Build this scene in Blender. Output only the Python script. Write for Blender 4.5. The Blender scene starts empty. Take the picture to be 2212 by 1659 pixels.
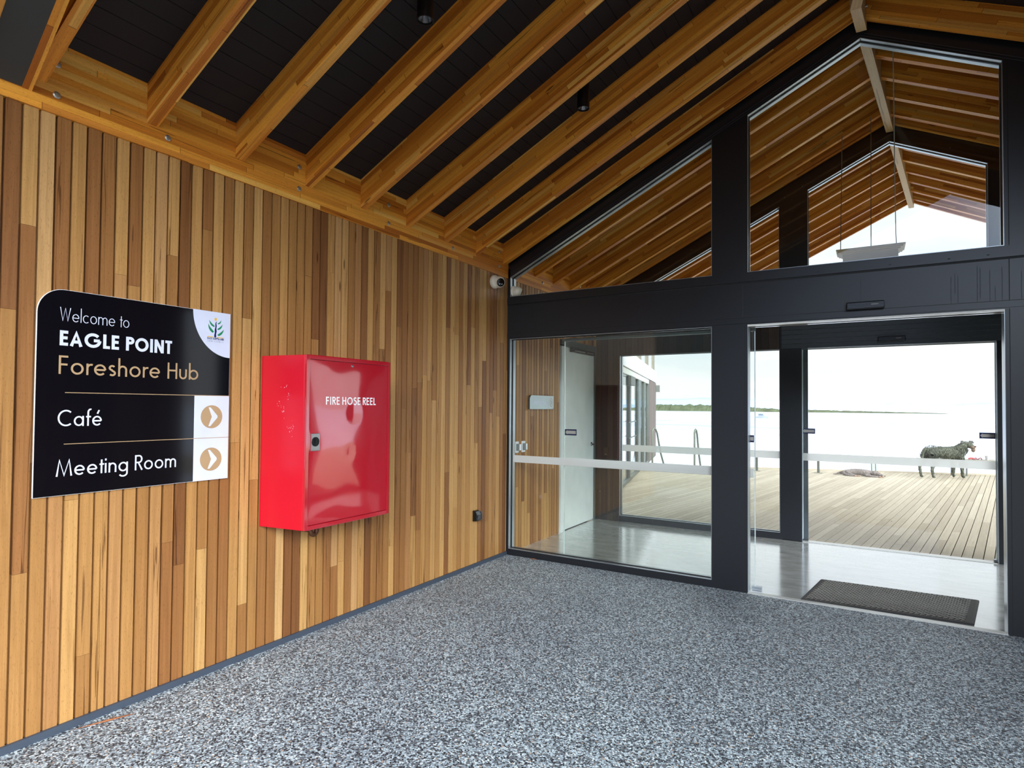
import bpy, bmesh, math, random
from mathutils import Vector, Matrix
random.seed(7)
C = bpy.context.scene.collection
R = math.radians
V = Vector

# ------------------------------------------------------------------ camera, world, exposure
cam = bpy.data.cameras.new('camera'); camo = bpy.data.objects.new('camera', cam); C.objects.link(camo)
cam.sensor_width = 36; cam.lens = 1290.908 / 2212 * 36; cam.shift_x = 26.587 / 2212; cam.shift_y = 19.916 / 2212
cam.clip_start = .05; cam.clip_end = 20000
rt, up, fw = V((0.8499927, 0.52672894, 0.00830929)), V((0.00457697, -0.02315681, 0.99972137)), V((-0.52677459, 0.84971783, 0.02209394))
m = Matrix((rt, up, -fw)).transposed().to_4x4(); m.translation = V((2.82107, -5.57118, 1.6)); camo.matrix_world = m
bpy.context.scene.camera = camo
vs = bpy.context.scene.view_settings
vs.view_transform = 'Standard'; vs.look = 'None'; vs.gamma = 1; vs.use_curve_mapping = False; vs.exposure = 0.0


def N(nt, t, **kw):
    n = nt.nodes.new(t)
    for k, v in kw.items():
        if k == 'inp':
            for a, b in v.items():
                if hasattr(b, 'is_linked') or b.__class__.__name__.startswith('NodeSocket'): nt.links.new(b, n.inputs[a])
                else: n.inputs[a].default_value = b
        else: setattr(n, k, v)
    return n


def M(nt, op, a, b=None, c=None, clamp=False):
    n = nt.nodes.new('ShaderNodeMath'); n.operation = op; n.use_clamp = clamp
    for i, x in enumerate((a, b, c)):
        if x is None: continue
        if isinstance(x, (int, float)): n.inputs[i].default_value = x
        else: nt.links.new(x, n.inputs[i])
    return n.outputs[0]


def ramp(nt, fac, stops, interp='LINEAR'):
    n = nt.nodes.new('ShaderNodeValToRGB'); cr = n.color_ramp; cr.interpolation = interp
    while len(cr.elements) < len(stops): cr.elements.new(.5)
    for e, (p, c) in zip(cr.elements, stops): e.position = p; e.color = (*c, 1) if len(c) == 3 else c
    nt.links.new(fac, n.inputs[0]); return n.outputs[0]


def mixc(nt, f, a, b, mode='MIX'):
    n = nt.nodes.new('ShaderNodeMix'); n.data_type = 'RGBA'; n.blend_type = mode
    for i, x in ((0, f), (6, a), (7, b)):
        if isinstance(x, (int, float)): n.inputs[i].default_value = x
        elif isinstance(x, tuple): n.inputs[i].default_value = (*x, 1) if len(x) == 3 else x
        else: nt.links.new(x, n.inputs[i])
    return n.outputs[2]


def S(r, g, b):
    f = lambda c: ((c / 255 + .055) / 1.055) ** 2.4 if c > 10 else c / 255 / 12.92
    return (f(r), f(g), f(b))


BACK = 22.0
# the sky: bright haze over the lake, boosted behind the camera as added fill for the porch
w = bpy.data.worlds.new('sky'); bpy.context.scene.world = w; w.use_nodes = True
nt = w.node_tree; nt.nodes.clear()
geo = N(nt, 'ShaderNodeTexCoord')
sep = N(nt, 'ShaderNodeSeparateXYZ', inp={0: geo.outputs['Generated']})
dx, dy, dz = sep.outputs
back = M(nt, 'MULTIPLY_ADD', M(nt, 'MULTIPLY_ADD', dx, .35, M(nt, 'MULTIPLY', dy, -.9)), .5, .5)
back = ramp(nt, back, [(.42, (0, 0, 0)), (.85, (1, 1, 1))])
mp = N(nt, 'ShaderNodeMapping', inp={0: geo.outputs['Generated'], 3: (1, 1, 4.5)})
cn = N(nt, 'ShaderNodeTexNoise', inp={0: mp.outputs[0], 'Scale': 3.2, 'Detail': 7, 'Roughness': .55})
cl = ramp(nt, cn.outputs[0], [(.40, (0, 0, 0)), (.60, (1, 1, 1))])
hz = ramp(nt, dz, [(0, (1, 1, 1)), (.12, (0, 0, 0))])
low = mixc(nt, hz, mixc(nt, cl, (1.0, 1.12, 1.24), (1.24, 1.28, 1.3)), mixc(nt, cl, (1.13, 1.13, 1.15), (1.34, 1.33, 1.32)))
high = ramp(nt, dz, [(.42, (0, 0, 0)), (.68, (1, 1, 1))])
front = mixc(nt, high, low, (1.5, 1.65, 1.85))
blow = N(nt, 'ShaderNodeVectorMath', operation='SCALE', inp={0: ramp(nt, dz, [(-.02, (.03, .035, .03)), (.13, (.05, .06, .055)), (.21, (.64, .74, .88)), (.36, (.92, .97, 1.02))])})
blow.inputs['Scale'].default_value = BACK; blow = blow.outputs[0]
az = M(nt, 'DIVIDE', dx, M(nt, 'SQRT', M(nt, 'ADD', M(nt, 'MULTIPLY', dx, dx), M(nt, 'ADD', M(nt, 'MULTIPLY', dy, dy), 1e-5))))
side = ramp(nt, M(nt, 'MULTIPLY_ADD', az, .5, .5), [(.12, (1, 1, 1)), (.22, (.13, .14, .17)), (.545, (.13, .14, .17)), (.68, (1, 1, 1))])
blow = mixc(nt, 1, blow, side, 'MULTIPLY')
backc = mixc(nt, high, blow, (3.0, 3.3, 3.7))
sky = mixc(nt, back, front, backc)
bg = N(nt, 'ShaderNodeBackground', inp={0: sky, 1: 1.0})
nt.links.new(bg.outputs[0], N(nt, 'ShaderNodeOutputWorld').inputs[0])

# ------------------------------------------------------------------ materials
MATS = {}


def mat(name, col=(.5, .5, .5), rough=.5, metal=0, spec=.5, bump=None, coat=0, var=None):
    if name in MATS: return MATS[name]
    m_ = bpy.data.materials.new(name); m_.use_nodes = True; nt = m_.node_tree
    b = nt.nodes['Principled BSDF']
    b.inputs['Base Color'].default_value = (*col, 1); b.inputs['Roughness'].default_value = rough
    b.inputs['Metallic'].default_value = metal; b.inputs['Specular IOR Level'].default_value = spec
    b.inputs['Coat Weight'].default_value = coat; b.inputs['Coat Roughness'].default_value = .05
    tc = N(nt, 'ShaderNodeTexCoord')
    sc, amt = var if var else (6, .12)
    no = N(nt, 'ShaderNodeTexNoise', inp={0: tc.outputs['Object'], 'Scale': sc, 'Detail': 5})
    k = M(nt, 'MULTIPLY_ADD', no.outputs[0], 2 * amt, 1 - amt)
    cc = N(nt, 'ShaderNodeCombineColor', inp={0: k, 1: k, 2: k})
    nt.links.new(mixc(nt, 1, col, cc.outputs[0], 'MULTIPLY'), b.inputs['Base Color'])
    if bump:
        n2 = N(nt, 'ShaderNodeTexNoise', inp={0: tc.outputs['Object'], 'Scale': bump[0], 'Detail': 3})
        bp = N(nt, 'ShaderNodeBump', inp={'Height': n2.outputs[0], 'Strength': bump[1], 'Distance': .01})
        nt.links.new(bp.outputs[0], b.inputs['Normal'])
    if name == 'red_enamel': b.inputs['Coat IOR'].default_value = 2.0
    MATS[name] = m_; return m_


def woodmat(name, stops, lam=None, rough=.5, grain=.5, gs=55, streak=.6, sheen=.4, veins=.55):
    """boards: tone from the piece's own 'rnd'; lam=(layer height, piece length): glued layers with finger joints"""
    m_ = bpy.data.materials.new(name); m_.use_nodes = True; nt = m_.node_tree; b = nt.nodes['Principled BSDF']
    uv = N(nt, 'ShaderNodeUVMap', uv_map='UVMap'); s = N(nt, 'ShaderNodeSeparateXYZ', inp={0: uv.outputs[0]})
    u, v = s.outputs[0], s.outputs[1]
    at = N(nt, 'ShaderNodeAttribute', attribute_name='rnd')
    oi = N(nt, 'ShaderNodeObjectInfo')
    rnd = M(nt, 'ADD', at.outputs['Fac'], M(nt, 'MULTIPLY', oi.outputs['Random'], 17.3))
    joint = None
    if lam:
        row = M(nt, 'FLOOR', M(nt, 'DIVIDE', v, lam[0]))
        wr = N(nt, 'ShaderNodeTexWhiteNoise', noise_dimensions='2D', inp={0: N(nt, 'ShaderNodeCombineXYZ', inp={0: row, 1: rnd}).outputs[0]})
        uu = M(nt, 'ADD', M(nt, 'DIVIDE', u, lam[1]), M(nt, 'MULTIPLY', wr.outputs[0], 7))
        colm = M(nt, 'FLOOR', uu)
        wn = N(nt, 'ShaderNodeTexWhiteNoise', noise_dimensions='3D', inp={0: N(nt, 'ShaderNodeCombineXYZ', inp={0: row, 1: colm, 2: rnd}).outputs[0]})
        tone = wn.outputs[0]
        fr = M(nt, 'FRACT', uu); jd = M(nt, 'MULTIPLY', M(nt, 'MINIMUM', fr, M(nt, 'SUBTRACT', 1, fr)), lam[1])
        joint = M(nt, 'LESS_THAN', jd, .0022)
        seed = M(nt, 'MULTIPLY_ADD', tone, 31, rnd)
    else:
        wn = N(nt, 'ShaderNodeTexWhiteNoise', noise_dimensions='1D', inp={1: rnd}); tone = wn.outputs[0]; seed = M(nt, 'MULTIPLY', tone, 60)
    base = ramp(nt, tone, stops)
    ve = N(nt, 'ShaderNodeCombineXYZ', inp={0: M(nt, 'MULTIPLY', u, 1.3), 1: M(nt, 'MULTIPLY', v, gs), 2: seed})
    g1 = N(nt, 'ShaderNodeTexNoise', inp={0: ve.outputs[0], 'Scale': 1, 'Detail': 6, 'Roughness': .62, 'Distortion': .6})
    ve2 = N(nt, 'ShaderNodeCombineXYZ', inp={0: M(nt, 'MULTIPLY', u, 9), 1: M(nt, 'MULTIPLY', v, gs * 6), 2: seed})
    g2 = N(nt, 'ShaderNodeTexNoise', inp={0: ve2.outputs[0], 'Scale': 1, 'Detail': 3, 'Roughness': .6})
    ve3 = N(nt, 'ShaderNodeCombineXYZ', inp={0: M(nt, 'MULTIPLY', u, 1.1), 1: M(nt, 'MULTIPLY', v, gs * .9), 2: M(nt, 'ADD', seed, 9.7)})
    g3 = N(nt, 'ShaderNodeTexNoise', inp={0: ve3.outputs[0], 'Scale': 1, 'Detail': 2, 'Roughness': .5})
    k = M(nt, 'ADD', M(nt, 'MULTIPLY_ADD', g1.outputs[0], grain * 1.7, 1 - grain * .95), M(nt, 'MULTIPLY_ADD', g2.outputs[0], .3, -.15))
    k = M(nt, 'MULTIPLY', k, M(nt, 'SUBTRACT', 1, M(nt, 'MULTIPLY', ramp(nt, g3.outputs[0], [(.68, (0, 0, 0)), (.76, (1, 1, 1))]), streak)))
    pick = N(nt, 'ShaderNodeTexWhiteNoise', noise_dimensions='1D', inp={1: M(nt, 'ADD', seed, 3.3)}).outputs[0]
    ve4 = N(nt, 'ShaderNodeCombineXYZ', inp={0: M(nt, 'MULTIPLY', u, .32), 1: M(nt, 'MULTIPLY', v, gs * .3), 2: M(nt, 'ADD', seed, 21)})
    g4 = N(nt, 'ShaderNodeTexNoise', inp={0: ve4.outputs[0], 'Scale': 1, 'Detail': 3, 'Roughness': .5, 'Distortion': .1})
    vein = M(nt, 'MULTIPLY', M(nt, 'LESS_THAN', M(nt, 'ABSOLUTE', M(nt, 'SUBTRACT', g4.outputs[0], .5)), .008), M(nt, 'GREATER_THAN', pick, .7))
    ve5 = N(nt, 'ShaderNodeCombineXYZ', inp={0: M(nt, 'MULTIPLY', u, 60), 1: M(nt, 'MULTIPLY', v, gs * 7), 2: seed})
    g5 = N(nt, 'ShaderNodeTexNoise', inp={0: ve5.outputs[0], 'Scale': 1, 'Detail': 1})
    pore = M(nt, 'MULTIPLY', ramp(nt, g5.outputs[0], [(.64, (0, 0, 0)), (.72, (1, 1, 1))]), .35)
    kn = N(nt, 'ShaderNodeTexVoronoi', inp={0: N(nt, 'ShaderNodeCombineXYZ', inp={0: M(nt, 'MULTIPLY', u, 1.1), 1: M(nt, 'MULTIPLY', v, 6), 2: seed}).outputs[0], 'Scale': 1})
    knot = ramp(nt, kn.outputs['Distance'], [(.03, (1, 1, 1)), (.055, (0, 0, 0))])
    k = M(nt, 'MULTIPLY', k, M(nt, 'SUBTRACT', 1, M(nt, 'MAXIMUM', M(nt, 'MULTIPLY', vein, veins), M(nt, 'MAXIMUM', pore, M(nt, 'MULTIPLY', knot, .7)))))
    if joint is not None: k = M(nt, 'MULTIPLY', k, M(nt, 'SUBTRACT', 1, M(nt, 'MULTIPLY', joint, .45)))
    cc = N(nt, 'ShaderNodeCombineColor', inp={0: k, 1: M(nt, 'POWER', k, 1.15), 2: M(nt, 'POWER', k, 1.35)})
    nt.links.new(mixc(nt, 1, base, cc.outputs[0], 'MULTIPLY'), b.inputs['Base Color'])
    nt.links.new(M(nt, 'MULTIPLY_ADD', g1.outputs[0], .15, rough - .07), b.inputs['Roughness'])
    b.inputs['Specular IOR Level'].default_value = sheen
    bp = N(nt, 'ShaderNodeBump', inp={'Height': g1.outputs[0], 'Strength': .25, 'Distance': .002})
    nt.links.new(bp.outputs[0], b.inputs['Normal'])
    MATS[name] = m_; return m_


WB = woodmat('hardwood_cladding', [(0, S(118, 74, 40)), (.12, S(146, 96, 52)), (.4, S(162, 114, 62)), (.65, S(182, 133, 76)), (.85, S(198, 152, 92)), (.93, S(160, 108, 64)), (1, S(210, 166, 108))], rough=.42)
GL = woodmat('glulam_timber', [(0, S(176, 96, 24)), (.25, S(224, 140, 44)), (.5, S(246, 170, 64)), (.8, S(204, 118, 34)), (1, S(252, 194, 96))], lam=(.033, .85), rough=.45, grain=.45)
RB = woodmat('ridge_timber', [(0, S(196, 160, 112)), (1, S(214, 180, 132))], rough=.5, grain=.3)
DK = woodmat('deck_timber', [(0, S(160, 148, 127)), (.4, S(171, 159, 137)), (.7, S(180, 168, 146)), (1, S(165, 153, 132))], rough=.7, grain=.3, gs=60, streak=.08, sheen=.2, veins=.12)
BC = woodmat('dark_stained_boards', [(0, S(40, 30, 24)), (.5, S(52, 40, 30)), (1, S(64, 50, 38))], rough=.5, grain=.3)

BLK = mat('dark_metal_cladding', S(21, 23, 27), .32, 0, .55, var=(3, .18), bump=(3, .05))
BLK2 = mat('black_trim', S(26, 28, 32), .4, 0, .5)
SIL = mat('satin_aluminium_reveal', S(172, 178, 182), .28, .75)
GASK = mat('black_gasket', S(10, 10, 11), .6)
CEIL = mat('black_ceiling_board', S(34, 30, 30), .62, 0, .3)
CSEAM = mat('ceiling_seam', S(8, 8, 8), .8)
RED = mat('red_enamel', S(176, 10, 32), .16, 0, .6, coat=1.0, bump=(5, .12), var=(4, .05))
RED2 = mat('red_powder_coat', S(190, 10, 34), .3, 0, .5, var=(4, .04))
SGN = mat('gloss_black_sign', S(9, 10, 16), .08, 0, .5)
WHT = mat('white_vinyl', S(214, 216, 232), .3)
WHTE = mat('white_plastic', S(236, 236, 236), .35)
TAN = mat('tan_vinyl', S(178, 146, 108), .35)
NAVY = mat('navy_vinyl', S(24, 30, 96), .4)
GRN = mat('green_vinyl', S(30, 132, 84), .4)
YEL = mat('yellow_vinyl', S(238, 188, 56), .4)
CHR = mat('brushed_steel', S(190, 190, 190), .25, 1)
ZNC = mat('zinc_bolt', S(196, 192, 180), .35, .9)
DKM = mat('matt_black_metal', S(14, 14, 15), .35)
DOORW = mat('white_door_paint', S(222, 226, 220), .45)
CREAM = mat('cream_render', S(236, 222, 190), .6)
RUB = mat('rubber_mat', S(78, 76, 72), .7, 0, .3, bump=(90, .4))
BRZ = mat('bronze_pipe', S(96, 62, 40), .45, .5)
GREYM = mat('grey_frame_metal', S(96, 104, 100), .4, .3)
FASC = mat('pale_fascia_paint', S(238, 236, 240), .5)
STK = mat('green_stake_paint', S(70, 120, 90), .5)
NAVS = mat('navy_sticker', S(28, 36, 74), .4)
GRYS = mat('grey_arrow_vinyl', S(168, 162, 156), .5)


def glassmat(name, tint, haze=0.0):
    m_ = bpy.data.materials.new(name); m_.use_nodes = True; nt = m_.node_tree; nt.nodes.clear()
    g = N(nt, 'ShaderNodeNewGeometry')
    dt = N(nt, 'ShaderNodeVectorMath', operation='DOT_PRODUCT', inp={0: g.outputs['Incoming'], 1: g.outputs['Normal']})
    c = M(nt, 'ABSOLUTE', dt.outputs['Value'])
    f = M(nt, 'MULTIPLY_ADD', M(nt, 'POWER', M(nt, 'SUBTRACT', 1, c, clamp=True), 5), .48, .022)
    tr = N(nt, 'ShaderNodeBsdfTransparent', inp={0: (*tint, 1)}); gl = N(nt, 'ShaderNodeBsdfGlossy', inp={0: (1, 1, 1, 1), 'Roughness': 0})
    mx = N(nt, 'ShaderNodeMixShader', inp={0: f, 1: tr.outputs[0], 2: gl.outputs[0]}); out = mx
    tc = N(nt, 'ShaderNodeTexCoord')
    vo = N(nt, 'ShaderNodeTexVoronoi', inp={0: tc.outputs['Object'], 'Scale': 14})
    sp = M(nt, 'LESS_THAN', vo.outputs['Distance'], .035)
    pr = M(nt, 'MULTIPLY', sp, M(nt, 'GREATER_THAN', N(nt, 'ShaderNodeSeparateColor', inp={0: vo.outputs['Color']}).outputs[0], .72))
    df = N(nt, 'ShaderNodeBsdfDiffuse', inp={0: (.8, .8, .8, 1)})
    out = N(nt, 'ShaderNodeMixShader', inp={0: M(nt, 'MULTIPLY_ADD', pr, .5, haze), 1: mx.outputs[0], 2: df.outputs[0]})
    nt.links.new(out.outputs[0], N(nt, 'ShaderNodeOutputMaterial').inputs[0]); MATS[name] = m_; return m_


GLS = glassmat('window_glass', (.968, .985, .974))
GLS2 = glassmat('clear_glass', (.98, .99, .985))


def stripmat():
    m_ = bpy.data.materials.new('frosted_strip'); m_.use_nodes = True; nt = m_.node_tree; b = nt.nodes['Principled BSDF']
    b.inputs['Base Color'].default_value = (.93, .94, .91, 1); b.inputs['Roughness'].default_value = .6
    tl = N(nt, 'ShaderNodeBsdfTranslucent', inp={0: (1, 1, .98, 1)}); tr = N(nt, 'ShaderNodeBsdfTransparent')
    a = N(nt, 'ShaderNodeMixShader', inp={0: .7, 1: b.outputs[0], 2: tl.outputs[0]})
    c = N(nt, 'ShaderNodeMixShader', inp={0: .22, 1: a.outputs[0], 2: tr.outputs[0]})
    nt.links.new(c.outputs[0], nt.nodes['Material Output'].inputs[0]); return m_


STRIP = stripmat()


def aggmat():
    m_ = bpy.data.materials.new('exposed_aggregate'); m_.use_nodes = True; nt = m_.node_tree; b = nt.nodes['Principled BSDF']
    tc = N(nt, 'ShaderNodeTexCoord')
    wob = N(nt, 'ShaderNodeTexNoise', inp={0: tc.outputs['Object'], 'Scale': 120, 'Detail': 2})
    vec = N(nt, 'ShaderNodeVectorMath', operation='MULTIPLY_ADD', inp={0: wob.outputs['Color'], 1: (.008, .008, 0), 2: tc.outputs['Object']})
    vo = N(nt, 'ShaderNodeTexVoronoi', inp={0: vec.outputs[0], 'Scale': 115, 'Randomness': 1})
    ed = N(nt, 'ShaderNodeTexVoronoi', feature='DISTANCE_TO_EDGE', inp={0: vec.outputs[0], 'Scale': 115})
    sc_ = N(nt, 'ShaderNodeSeparateColor', inp={0: vo.outputs['Color']})
    st = ramp(nt, sc_.outputs[0], [(0, S(22, 24, 32)), (.20, S(36, 40, 50)), (.30, S(104, 108, 114)), (.46, S(168, 185, 194)), (.68, S(208, 225, 232)), (.86, S(240, 251, 252)), (.975, S(196, 170, 146))], 'CONSTANT')
    cem = S(122, 131, 134)
    c = mixc(nt, ramp(nt, ed.outputs['Distance'], [(.03, (0, 0, 0)), (.11, (1, 1, 1))]), cem, st)
    big = N(nt, 'ShaderNodeTexNoise', inp={0: tc.outputs['Object'], 'Scale': .9, 'Detail': 4})
    c = mixc(nt, 1, c, ramp(nt, big.outputs[0], [(.3, (.78, .78, .8)), (.62, (1, 1, 1))]), 'MULTIPLY')
    # damp mark in front of the post
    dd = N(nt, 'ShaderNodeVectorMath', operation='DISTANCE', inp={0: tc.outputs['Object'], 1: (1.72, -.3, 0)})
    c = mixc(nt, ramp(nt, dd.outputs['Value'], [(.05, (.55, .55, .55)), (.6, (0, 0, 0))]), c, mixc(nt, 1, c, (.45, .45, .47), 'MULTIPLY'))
    nt.links.new(c, b.inputs['Base Color']); b.inputs['Roughness'].default_value = .6
    bp = N(nt, 'ShaderNodeBump', inp={'Height': ed.outputs['Distance'], 'Strength': .5, 'Distance': .003})
    nt.links.new(bp.outputs[0], b.inputs['Normal']); return m_


def concmat():
    m_ = bpy.data.materials.new('polished_concrete'); m_.use_nodes = True; nt = m_.node_tree; b = nt.nodes['Principled BSDF']
    tc = N(nt, 'ShaderNodeTexCoord')
    mp = N(nt, 'ShaderNodeMapping', inp={0: tc.outputs['Object'], 3: (1.2, 3.4, 1)})
    a = N(nt, 'ShaderNodeTexNoise', inp={0: mp.outputs[0], 'Scale': 2.2, 'Detail': 8, 'Roughness': .65})
    f = N(nt, 'ShaderNodeTexNoise', inp={0: mp.outputs[0], 'Scale': 34, 'Detail': 4})
    c = ramp(nt, a.outputs[0], [(.3, S(160, 160, 150)), (.5, S(186, 186, 178)), (.7, S(206, 206, 200))])
    c = mixc(nt, ramp(nt, f.outputs[0], [(.68, (0, 0, 0)), (.76, (.5, .5, .5))]), c, S(90, 84, 74))
    nt.links.new(c, b.inputs['Base Color'])
    nt.links.new(M(nt, 'MULTIPLY_ADD', a.outputs[0], .3, .04), b.inputs['Roughness'])
    b.inputs['Specular IOR Level'].default_value = .75; b.inputs['Coat Weight'].default_value = 1; b.inputs['Coat Roughness'].default_value = .13; b.inputs['Coat IOR'].default_value = 1.9
    return m_


def watermat():
    m_ = bpy.data.materials.new('lake_water'); m_.use_nodes = True; nt = m_.node_tree; b = nt.nodes['Principled BSDF']
    tc = N(nt, 'ShaderNodeTexCoord')
    mp = N(nt, 'ShaderNodeMapping', inp={0: tc.outputs['Object'], 3: (.05, .16, 1)})
    a = N(nt, 'ShaderNodeTexNoise', inp={0: mp.outputs[0], 'Scale': 1, 'Detail': 9, 'Roughness': .7})
    mp2 = N(nt, 'ShaderNodeMapping', inp={0: tc.outputs['Object'], 3: (.004, .02, 1)})
    a2 = N(nt, 'ShaderNodeTexNoise', inp={0: mp2.outputs[0], 'Scale': 1, 'Detail': 3})
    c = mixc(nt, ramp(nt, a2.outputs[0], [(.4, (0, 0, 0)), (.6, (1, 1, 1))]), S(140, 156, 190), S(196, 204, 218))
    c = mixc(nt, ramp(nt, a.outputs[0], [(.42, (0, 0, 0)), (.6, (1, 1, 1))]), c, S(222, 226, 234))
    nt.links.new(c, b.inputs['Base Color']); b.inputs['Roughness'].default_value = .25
    bp = N(nt, 'ShaderNodeBump', inp={'Height': a.outputs[0], 'Strength': .3, 'Distance': .3})
    nt.links.new(bp.outputs[0], b.inputs['Normal']); return m_


AGG, CONC, WATER = aggmat(), concmat(), watermat()


def panelmat():
    """dark painted cladding with run marks of dried water"""
    m_ = BLK.copy(); m_.name = 'weathered_dark_cladding'; nt = m_.node_tree; b = nt.nodes['Principled BSDF']
    src = b.inputs['Base Color'].links[0].from_socket
    tc = N(nt, 'ShaderNodeTexCoord')
    mp = N(nt, 'ShaderNodeMapping', inp={0: tc.outputs['Object'], 3: (26, 1, 2.2)})
    n1 = N(nt, 'ShaderNodeTexNoise', inp={0: mp.outputs[0], 'Scale': 1, 'Detail': 4, 'Roughness': .6})
    d = N(nt, 'ShaderNodeTexNoise', inp={0: tc.outputs['Object'], 'Scale': 70, 'Detail': 2})
    c = mixc(nt, ramp(nt, n1.outputs[0], [(.5, (0, 0, 0)), (.75, (.35, .35, .35))]), src, S(66, 72, 84))
    c = mixc(nt, ramp(nt, d.outputs[0], [(.70, (0, 0, 0)), (.73, (.8, .8, .8))]), c, S(14, 15, 18))
    nt.links.new(c, b.inputs['Base Color'])
    nt.links.new(M(nt, 'MULTIPLY_ADD', n1.outputs[0], .25, .24), b.inputs['Roughness']); return m_


BLKW = panelmat()


# ------------------------------------------------------------------ mesh building
class MB:
    def __init__(s): s.v = []; s.f = []; s.r = []; s.uv = []; s.mi = []; s.mats = []; s.sm = []

    def mid(s, m_):
        if m_ not in s.mats: s.mats.append(m_)
        return s.mats.index(m_)

    def face(s, pts, rnd=0., g=(0, 0, 1), m_=None, sm=False):
        pts = [V(p) for p in pts]; g = V(g).normalized()
        n = (pts[1] - pts[0]).cross(pts[-1] - pts[0])
        if n.length < 1e-12: n = V((0, 0, 1))
        n.normalize(); w_ = n.cross(g)
        if w_.length < .2: gg = n.orthogonal().normalized(); w_ = n.cross(gg)
        else: w_.normalize(); gg = g
        i = len(s.v); s.v += [tuple(p) for p in pts]; s.f.append(tuple(range(i, i + len(pts))))
        s.r.append(rnd); s.uv.append([(p.dot(gg), p.dot(w_)) for p in pts]); s.mi.append(s.mid(m_) if m_ else 0); s.sm.append(sm)

    def prism(s, pts, ext, rnd=0., g=(0, 0, 1), m_=None, caps=True):
        pts = [V(p) for p in pts]; e = V(ext); q = [p + e for p in pts]; n = len(pts)
        nn = V((0, 0, 0))
        for i in range(n): nn += pts[i].cross(pts[(i + 1) % n])
        if nn.dot(e) > 0: pts, q = pts[::-1], q[::-1]
        if caps: s.face(pts, rnd, g, m_); s.face(q[::-1], rnd, g, m_)
        for i in range(n):
            j = (i + 1) % n; s.face([pts[j], pts[i], q[i], q[j]], rnd, g, m_)

    def box(s, x0, x1, y0, y1, z0, z1, rnd=0., g=(0, 0, 1), m_=None):
        s.prism([(x0, y0, z0), (x1, y0, z0), (x1, y1, z0), (x0, y1, z0)], (0, 0, z1 - z0), rnd, g, m_)

    def obox(s, o, a, b, c, rnd=0., g=(0, 0, 1), m_=None):
        o, a, b = V(o), V(a), V(b); s.prism([o, o + a, o + a + b, o + b], c, rnd, g, m_)

    def cyl(s, p0, p1, r0, r1=None, n=20, m_=None, caps=True, rnd=0.):
        p0, p1 = V(p0), V(p1); r1 = r0 if r1 is None else r1; d = (p1 - p0).normalized(); a = d.orthogonal().normalized(); b = d.cross(a)
        A = [p0 + (a * math.cos(t) + b * math.sin(t)) * r0 for t in [2 * math.pi * i / n for i in range(n)]]
        B = [p1 + (a * math.cos(t) + b * math.sin(t)) * r1 for t in [2 * math.pi * i / n for i in range(n)]]
        for i in range(n):
            j = (i + 1) % n; s.face([A[i], A[j], B[j], B[i]], rnd, d, m_, True)
        if caps:
            if r0 > 0: s.face(A[::-1], rnd, d, m_)
            if r1 > 0: s.face(B, rnd, d, m_)

    def tube(s, pts, r, n=10, m_=None):
        pts = [V(p) for p in pts]; rings = []; a = None
        for i, p in enumerate(pts):
            d = (pts[min(i + 1, len(pts) - 1)] - pts[max(i - 1, 0)]).normalized()
            a = d.orthogonal().normalized() if a is None else (a - d * a.dot(d)).normalized()
            b = d.cross(a); rr = r[i] if isinstance(r, (list, tuple)) else r
            rings.append([p + (a * math.cos(2 * math.pi * k / n) + b * math.sin(2 * math.pi * k / n)) * rr for k in range(n)])
        for A, B in zip(rings, rings[1:]):
            for k in range(n): s.face([A[k], A[(k + 1) % n], B[(k + 1) % n], B[k]], 0, (0, 0, 1), m_, True)
        s.face(rings[0][::-1], 0, (0, 0, 1), m_); s.face(rings[-1], 0, (0, 0, 1), m_)

    def lathe(s, o, ax, prof, n=24, m_=None):
        o, ax = V(o), V(ax).normalized(); a = ax.orthogonal().normalized(); b = ax.cross(a)
        rings = [[o + ax * h + (a * math.cos(2 * math.pi * k / n) + b * math.sin(2 * math.pi * k / n)) * r for k in range(n)] for r, h in prof]
        for A, B in zip(rings, rings[1:]):
            for k in range(n): s.face([A[k], A[(k + 1) % n], B[(k + 1) % n], B[k]], 0, ax, m_, True)

    def build(s, name, m_, parent=None, origin=None, weld=False, bevel=0):
        me = bpy.data.meshes.new(name); o3 = V(origin) if origin is not None else V((0, 0, 0))
        me.from_pydata([tuple(V(p) - o3) for p in s.v], [], s.f)
        uvl = me.uv_layers.new(name='UVMap'); k = 0; flat = []
        for u in s.uv:
            for a in u: flat += [a[0], a[1]]
        uvl.data.foreach_set('uv', flat)
        at = me.attributes.new('rnd', 'FLOAT', 'FACE'); at.data.foreach_set('value', s.r)
        ms = s.mats if s.mats else [m_]
        for x in ms: me.materials.append(x)
        me.polygons.foreach_set('material_index', s.mi); me.polygons.foreach_set('use_smooth', s.sm); me.update()
        if weld or any(s.sm):
            bm = bmesh.new(); bm.from_mesh(me); bmesh.ops.remove_doubles(bm, verts=bm.verts, dist=1e-5); bm.to_mesh(me); bm.free()
        if any(s.sm):
            try: me.set_sharp_from_angle(angle=R(40))
            except Exception: pass
        o = bpy.data.objects.new(name, me); C.objects.link(o)
        if parent is not None: o.parent = parent; o.matrix_parent_inverse = parent_inv(parent)
        if origin is not None:
            o.matrix_world = Matrix.Translation(o3) if parent is None else o.matrix_world
            if parent is None: o.location = o3
            else: o.location = o3
        if bevel:
            bm = bmesh.new(); bm.from_mesh(me); bmesh.ops.remove_doubles(bm, verts=bm.verts, dist=1e-5); bm.to_mesh(me); bm.free()
            bv = o.modifiers.new('edge', 'BEVEL'); bv.width = bevel; bv.segments = 2; bv.limit_method = 'ANGLE'
        return o


WM = {}


def parent_inv(p):
    return WM.get(p.name, Matrix.Identity(4)).inverted()


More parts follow.
